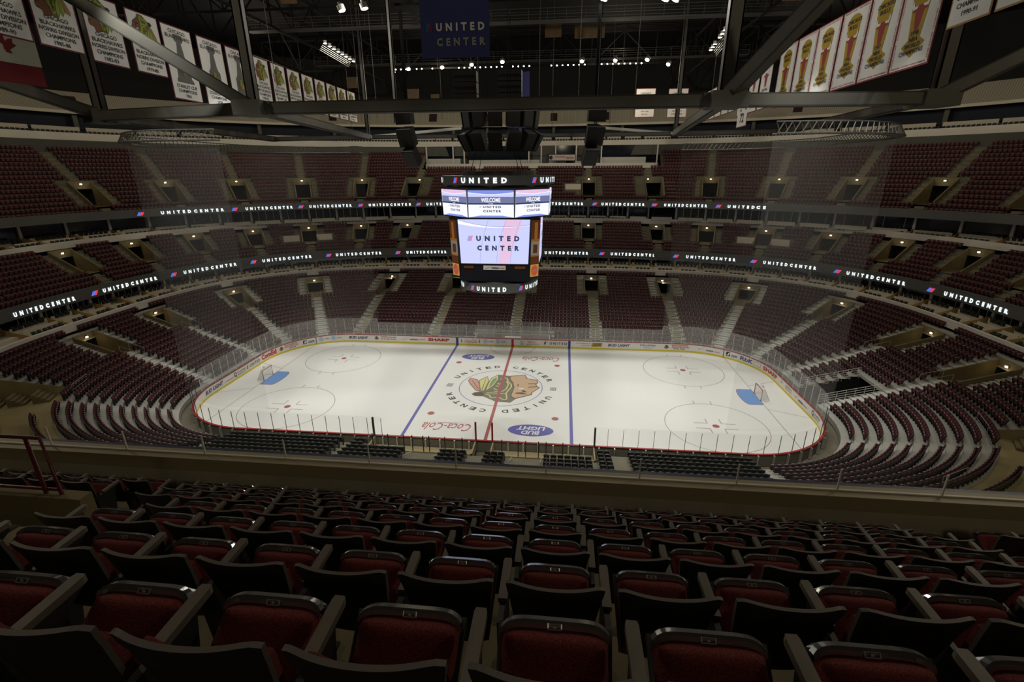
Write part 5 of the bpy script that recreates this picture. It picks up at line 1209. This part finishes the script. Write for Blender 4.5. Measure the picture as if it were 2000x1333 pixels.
for y, yr in ((-10.45, '1998'), (-6.8, '1997'), (-3.1, '1996'), (.65, '1993'), (4.3, '1992'), (8.1, '1991')): banner('hanging_banner', (RX, y, 33.6), YR, 3.62, 5.3, 'large white basketball championship banner with gold trophy, dated %s, %s in its row' % (yr, {'1998': 'nearest', '1997': 'second', '1996': 'third', '1993': 'fourth', '1992': 'fifth', '1991': 'farthest'}[yr]), d_title(yr), border=4)
for i, y in enumerate((-14.9, -18.1)): banner('hanging_banner', (RX, y, 33.9), YR, 2.95, 4.15, 'white conference champions banner at the upper right, %s' % ('dated 1990-91' if i == 0 else 'beyond the frame edge'), d_small('bull', ['CHICAGO', 'BULLS', 'CONFERENCE', 'CHAMPIONS'][1:]+['1990-91']), border=9)
for i in range(3): banner('hanging_banner', (RX, 12.5+3.3*i, 32.9), YR, 2.9, 4.3, 'small white banner with red bull emblem, %s beyond the gold trophy banners' % ORD[i], d_small('bull', ['CENTRAL', 'DIVISION', 'CHAMPIONS', '19%d' % (97-i)]))
for i in range(5): banner('hanging_banner', (RX, 22.6+3.1*i, 33.4), YR, 2.8, 4.0, 'small white division banner in the right row, %s counted from the red bull banners' % ORD[i], d_small(['CHICAGO', 'BULLS'], ['DIVISION', 'CHAMPIONS', '19%d' % (90-i)]))
banner('hanging_banner', (RX, 18.7, 29.2), YR, 3.4, 1.9, 'small white banner with the number 72 under the right row', lambda q, f, w, h: put_text(q, '72', w*.3, w*.7, h*.25, h*.8, f, mi=2, bold=.03))
XR = (1, 0, 0)
banner('hanging_banner', (18.0, 45, 35.6), XR, 3.3, 4.5, 'white retired coach banner hanging over the far end, left one', lambda q, f, w, h: (lines(q, f, w, ['CHICAGO', 'BULLS'], h*.8, h*.1, h*.06), lines(q, f, w, ['COACH'], h*.40, .1, h*.1, mi=4), lines(q, f, w, ['PHIL JACKSON', '1989-1998', '545-193'], h*.28, h*.1, h*.05, mi=4)))
banner('hanging_banner', (23.4, 45, 35.5), XR, 3.3, 4.5, 'white retired manager banner hanging over the far end, right one', lambda q, f, w, h: (lines(q, f, w, ['CHICAGO', 'BULLS'], h*.8, h*.1, h*.06), lines(q, f, w, ['GENERAL', 'MANAGER'], h*.45, h*.12, h*.08, mi=4), lines(q, f, w, ['JERRY KRAUSE', '6 NBA TITLES'], h*.2, h*.1, h*.05, mi=4)))
def d_blue(s=1.0):
    def d(q, f, w, h):
        put_text(q, 'UNITED', w*.23, w*.93, 1.55*s, 2.02*s, f, spacing=1.8, bold=.045, mi=0); put_text(q, 'CENTER', w*.23, w*.94, .70*s, 1.17*s, f, spacing=1.8, bold=.045, mi=12)
        for i, m in ((0, 13), (1, 13), (2, 4), (3, 4)): q.poly([f(w*(.07+.024*i), 1.55*s), f(w*(.07+.024*i+.018), 1.55*s), f(w*(.07+.024*i+.045), 2.0*s), f(w*(.07+.024*i+.027), 2.0*s)], m)
    return d
banner('blue_banner', (-3.45, -12, 36.6), XR, 4.58, 6.95, 'blue banner lettered UNITED CENTER hanging at the top centre', d_blue(), border=10)
banner('blue_banner', (-.6, 15, 33.2), (.9, -.44, 0), 2.9, 5.9, 'blue banner partly hidden behind the loudspeaker cluster', d_blue(.8), border=10)
def d_flag(q, f, w, h):
    q.quad(f(0, h*.27), f(w, h*.27), f(w, h*.72), f(0, h*.72), 12)
    q.poly([f(w*.45+x, h*.5+y, .01) for x, y in ((0, -.9), (.1, -.45), (.6, -.5), (.5, -.25), (.95, .1), (.75, .2), (.8, .5), (.5, .4), (.35, .25), (.3, .65), (.12, .55), (0, .9), (-.12, .55), (-.3, .65), (-.35, .25), (-.5, .4), (-.8, .5), (-.75, .2), (-.95, .1), (-.5, -.25), (-.6, -.5), (-.1, -.45))], 11)
banner('national_flag', (-33.4, -15.2, 33.4), (0.2, 1, 0), 4.0, 4.8, 'red and white maple leaf flag hanging at the far upper left', d_flag, border=11, cat='flag')
# the flag hangs turned: its bands run level here
# hanging cables
CB = [(-15, 10), (-8, 12), (-5, 20), (3.2, 12), (4.4, 24), (12, 22), (13.5, 10), (-24, 24), (24, 20), (-18.5, 14), (7.4, 4), (-3, 4), (-22, 2)]
for i, (x, y) in enumerate(CB):
    q = MB(); q.tube([(0, 0, 0), (0, 0, 15.5)], .03, 5); o = q.build('hanging_cable', M_STEEL, loc=(x, y, 28.2)); tag(o, 'thin vertical rigging cable hanging from the roof', 'cable', 'rigging cables from the roof')

# ------------------------------------------------------------------ the near balcony where the camera stands
P_Y = -40.55
Zf = lambda k: 20.445-.585*k
mb = MB(); XL, XR2 = -12.0, 20.0
for k in range(-2, 8):
    y0 = -47.08-.42+.85*k; y1 = y0+.85 if k < 7 else P_Y-.2
    z = Zf(min(k, 6)) if k < 7 else Zf(6)-.25
    def seg(a, b): mb.box((a, y0, z-.9), (b, y1, z))
    if 2 <= k <= 3: seg(0.15, XR2); seg(XL, -3.2)
    else: seg(XL, XR2)
struct(mb.build('floor_near_balcony', mat('balcony_concrete', (.20, .165, .095), .8, noise=.3, nscale=2.5, bump=.3)))
mb = MB(); mb.box((XL, P_Y-.22, 15.9), (XR2, P_Y+.02, 17.32)); struct(mb.build('wall_parapet', mat('parapet_wall', (.52, .47, .36), .8, noise=.25, nscale=1.5)))
mb = MB(); mb.box((XL, P_Y-.26, 17.13), (XR2, P_Y+.06, 17.40)); struct(mb.build('trim_7', mat('parapet_cap', (.40, .34, .21), .5, noise=.12, nscale=1)))
mb = MB(); mb.box((XL, P_Y+.06, 16.2), (XR2, P_Y+.20, 17.36)); struct(mb.build('trim_8', mat('ribbon_top_glow_tint', (.055, .065, .15), .4)))  # blue glow of the ribbon board put into the ledge colour
# vomitory box at the left with a red pipe rail
mb = MB(); mb.box((-3.2, -43.34, 15.5), (0.04, -43.16, 18.46))
struct(mb.build('wall_near_stairwell', M_WARMCONC))
M_PIPE = mat('red_pipe', (.13, .02, .022), .35)
e = empty('pipe_railing', (-.5, -43.25, 18.46))
q = MB(); q.tube([(-3.5, 0, .86), (.17, 0, .86), (.19, 0, 0)], .026, 10); part(e, q.build('top_rail', M_PIPE, e)); q = MB(); q.tube([(-3.5, 0, .07), (.17, 0, .07)], .022, 10); part(e, q.build('lower_rail', M_PIPE, e))
q = MB(); q.tube([(-.04, 0, .86), (-.04, 0, 0)], .026, 10); part(e, q.build('post', M_PIPE, e))
tag(e, 'dark red pipe railing at the left edge of the near balcony', 'railing')
# glass rail beyond the parapet
xs = [-5.35+1.6385*i for i in range(15)]
for i, (a, b) in enumerate(zip(xs, xs[1:])):
    e = empty('glass_rail', ((a+b)/2, P_Y-.1, 17.40)); q = MB(); q.box((a-(a+b)/2+.02, -.005, 0), (b-(a+b)/2-.02, .005, .42)); part(e, q.build('pane', M_RAILGLASS, e))
    q = MB(); q.box((a-(a+b)/2-.011, -.014, 0), (a-(a+b)/2+.011, .014, .42)); part(e, q.build('post', M_POSTW, e)); tag(e, 'clear glass rail panel with thin post on the parapet, %s from the left' % ORD[i], 'glass rail')
q = MB(); q.box((XL, -.02, 0), (XR2, .02, .03)); o = q.build('cap_strip', M_POSTW, loc=(0, P_Y-.1, 17.40)); tag(o, 'thin metal channel along the top of the near parapet', 'metal strip')

# detailed tip-up seat
M_CUSH = bpy.data.materials.new('seat_cloth'); M_CUSH.use_nodes = True; nt = M_CUSH.node_tree; b = nt.nodes['Principled BSDF']; b.inputs['Roughness'].default_value = .9
tc = nt.nodes.new('ShaderNodeTexCoord'); n1 = nt.nodes.new('ShaderNodeTexNoise'); n1.inputs['Scale'].default_value = 160; r1 = nt.nodes.new('ShaderNodeValToRGB')
r1.color_ramp.elements[0].position = .35; r1.color_ramp.elements[0].color = (.09, .010, .013, 1); r1.color_ramp.elements[1].position = .7; r1.color_ramp.elements[1].color = (.24, .040, .030, 1)
nt.links.new(tc.outputs['Object'], n1.inputs[0]); nt.links.new(n1.outputs['Fac'], r1.inputs[0]); nt.links.new(r1.outputs[0], b.inputs['Base Color'])
bp_ = nt.nodes.new('ShaderNodeBump'); bp_.inputs['Strength'].default_value = .3; bp_.inputs['Distance'].default_value = .003; nt.links.new(n1.outputs['Fac'], bp_.inputs['Height']); nt.links.new(bp_.outputs[0], b.inputs['Normal'])
M_BACKS = mat('backrest_shell', (.016, .016, .022), .5, noise=.1, nscale=30); M_LITEDGE = mat('backrest_lit_edge', (.10, .085, .070), .6)  # edges paler than the shell: ceiling light they catch is in the colour
M_ARM = mat('armrest_pad', (.125, .105, .080), .55, noise=.1, nscale=25); M_RIM = mat('seat_rim', (.24, .24, .24), .12, metal=.8)
M_PLATE = mat('number_plate', (.35, .34, .32), .3, metal=.5); M_LEG = mat('seat_frame', (.02, .02, .02), .5)
def grid_shell(fn, nu, nv, th, mi_front=0, mi_edge=1):
    """thick curved sheet: fn(u, v) with u, v in 0..1 and thickness along +y"""
    q = MB(); P = [[Vector(fn(i/nu, j/nv)) for j in range(nv+1)] for i in range(nu+1)]; T = Vector((0, th, 0))
    for i in range(nu):
        for j in range(nv):
            a, b_, c, d = P[i][j], P[i+1][j], P[i+1][j+1], P[i][j+1]; q.quad(a, b_, c, d, 0); q.quad(a+T, d+T, c+T, b_+T, 0)
    for i in range(nu): q.quad(P[i][nv], P[i+1][nv], P[i+1][nv]+T, P[i][nv]+T, mi_edge); q.quad(P[i][0]+T, P[i+1][0]+T, P[i+1][0], P[i][0], mi_edge)
    for j in range(nv): q.quad(P[0][j], P[0][j+1], P[0][j+1]+T, P[0][j]+T, mi_edge); q.quad(P[nu][j]+T, P[nu][j+1]+T, P[nu][j+1], P[nu][j], mi_edge)
    return q
def back_fn(u, v):
    t = 2*u-1; w = .175+.060*v; x = t*w
    y = .075-.145*v+.048*abs(t)**2.2*(.3+.7*v); z = .30+.545*v
    if v > .8: z -= .018*max(0, (abs(t)-.80)/.20)**2
    return (x, y, z)
proto = empty('folding_seat', (0, 0, 0))
part(proto, grid_shell(back_fn, 18, 10, .020).build('backrest', [M_BACKS, M_LITEDGE], proto, smooth=False), 'dark curved shell')
def front_fn(u, v):
    x, y, z = back_fn(u, .08+.74*v); t = 2*u-1; return (x*.94, y+.022, z)
part(proto, grid_shell(front_fn, 12, 6, .035, 0, 0).build('back_cushion', M_CUSH, proto), 'burgundy cloth pad')
# the seat hangs half tipped up: frame from hinge to front lip
H0 = Vector((0, .07, .33)); H1 = Vector((0, .385, .545)); hd = (H1-H0).normalized(); hn = Vector((0, -hd.z, hd.y)); Lh = (H1-H0).length
def sp(x, l, n): return Vector((x, 0, 0))+H0+hd*l+hn*n
def cushion():
    q = MB(); nu, nv = 16, 14; rows = []
    for i in range(nu+1):
        r = []
        for j in range(nv+1):
            a = 2*i/nu-1; b_ = j/nv; half = .192*(1-.05*(1-b_)); sx = math.copysign(abs(a)**.8, a)
            ex_ = max(0, 1-abs(a)**6); ey = max(0, 1-abs(2*b_-1)**7); l = b_*(Lh-.022)-.02*abs(a)**5*b_
            r.append(sp(sx*half, l, -.005+.060*(ex_*ey)**.35))
        rows.append(r)
    for i in range(nu):
        for j in range(nv): q.quad(rows[i][j], rows[i+1][j], rows[i+1][j+1], rows[i][j+1])
    return q
def weld(o):
    bm = bmesh.new(); bm.from_mesh(o.data); bmesh.ops.remove_doubles(bm, verts=bm.verts, dist=.0005); bm.to_mesh(o.data); bm.free(); o.data.polygons.foreach_set('use_smooth', [True]*len(o.data.polygons)); return o
part(proto, weld(cushion().build('seat_cushion', M_CUSH, proto)), 'burgundy cloth cushion')
# glossy rim round the front of the seat
q = MB(); n = 22; inner, outer = [], []
def rimpt(t, off, nn):                                            # t -1..1 along the lip
    x = .192*t; l = Lh+.004-.034*abs(t)**7+off
    return sp(x*(1+off*.6), l, nn)
for i in range(n):
    a, b_ = 2*i/n-1, 2*(i+1)/n-1
    A, B = [[rimpt(t_, -.030, .022), rimpt(t_, -.016, .030), rimpt(t_, -.004, .030), rimpt(t_, .0105, .008), rimpt(t_, .012, -.035)] for t_ in (a, b_)]
    for k in range(4): q.quad(A[k], B[k], B[k+1], A[k+1])
part(proto, q.build('seat_rim', M_RIM, proto), 'glossy dark rim of the seat front')
rim = KIDS[proto.name][-1]; q = MB()
for x0, x1, l0, l1 in ((-.026, .026, -.030, -.026), (-.026, .026, -.014, -.010), (-.026, -.022, -.030, -.010), (.022, .026, -.030, -.010), (-.006, .006, -.024, -.016)):
    q.hexa([sp(x0, Lh+l0, .024), sp(x1, Lh+l0, .024), sp(x1, Lh+l1, .029), sp(x0, Lh+l1, .029), sp(x0, Lh+l0, .030), sp(x1, Lh+l0, .030), sp(x1, Lh+l1, .035), sp(x0, Lh+l1, .035)])
part(rim, q.build('number_plate', M_PLATE, rim), 'pale little seat number plate')
q = MB(); q.hexa([sp(-.19, 0, -.02), sp(.19, 0, -.02), sp(.205, Lh-.01, -.04), sp(-.205, Lh-.01, -.04), sp(-.19, 0, .0), sp(.19, 0, .0), sp(.205, Lh-.01, .0), sp(-.205, Lh-.01, .0)]); part(proto, q.build('seat_pan', M_LEG, proto))
def arm(name='armrest', x=.265):
    q = MB(); w = .0235; P = [(x-w, .09), (x+w, .09), (x+w, .345), (x+w*.8, .362), (x-w*.8, .362), (x-w, .345)]
    z0, z1 = .578, .606; n = len(P); q.poly([(a, b_, z1+.012*(b_+.03)) for a, b_ in P]); q.poly([(a, b_, z0) for a, b_ in P][::-1])
    for i in range(n): a, b_ = P[i], P[(i+1) % n]; q.quad((*a, z0), (*b_, z0), (*b_, z1+.012*(b_[1]+.03)), (*a, z1+.012*(a[1]+.03)))
    return q.build(name, M_ARM, proto)
part(proto, arm(), 'grey-brown armrest pad')
q = MB(); q.hexa([(.245, .02, 0), (.285, .02, 0), (.285, .16, 0), (.245, .16, 0), (.250, -.03, .58), (.280, -.03, .58), (.280, .28, .58), (.250, .28, .58)]); q.box((.21, -.02, .0), (.32, .22, .02)); part(proto, q.build('standard', M_LEG, proto))
sp_rows = {0: range(-8, 7), 1: range(-9, 8), 2: range(-7, 10), 3: range(-7, 10), 4: range(-9, 9), 5: list(range(-10, 10)), 6: list(range(-11, 10))}
extra = {5: [-17, -16, -15, -14, -13, 12, 13], 6: [-20, -19, -18, -17, -16, -15, -14, -13, 12, 13]}
ROWN = ['nearest', 'second', 'third', 'fourth', 'fifth', 'sixth', 'seventh']
first = True; nfg = 0
end_arm = None
for k in range(7):
    J = sorted(list(sp_rows[k])+extra.get(k, []))
    for idx, j in enumerate(J):
        x = 6.3+.53*j; loc = (x, -47.08+.85*k+.0, Zf(k))
        if first: o = proto; first = False
        else: o = copy_tree(proto)
        o.location = loc; o.rotation_euler = (0, 0, 0); nfg += 1
        main = j in sp_rows[k]
        if main: lab = 'burgundy tip-up seat with dark shell in the %s row, %s from its left end' % (ROWN[k], ORD[list(sp_rows[k]).index(j)])
        else:
            jj = [e for e in extra[k] if (e > 0) == (j > 0)]
            lab = 'burgundy tip-up seat across the %s aisle in the %s row, %s from its left end' % ('right' if j > 0 else 'left', ROWN[k], ORD[jj.index(j)])
        tag(o, lab, 'seat', 'seats on the near balcony')
    for j in (list(sp_rows[k])[0],):                                 # closing armrest at the open row end
        x = 6.3+.53*(j-1)
        for ch in KIDS[proto.name]:
            if ch.name.split('.')[0] in ('armrest', 'standard'):
                c = ch.copy(); COL.objects.link(c)
                tgt = [ob for ob in COL.objects if ob.name.startswith('folding_seat') and ob.parent is None and abs(ob.location.x-(6.3+.53*j)) < .01 and abs(ob.location.y-(-47.08+.85*k)) < .01][0]
                c.parent = tgt; c.location = (-.53, 0, 0)
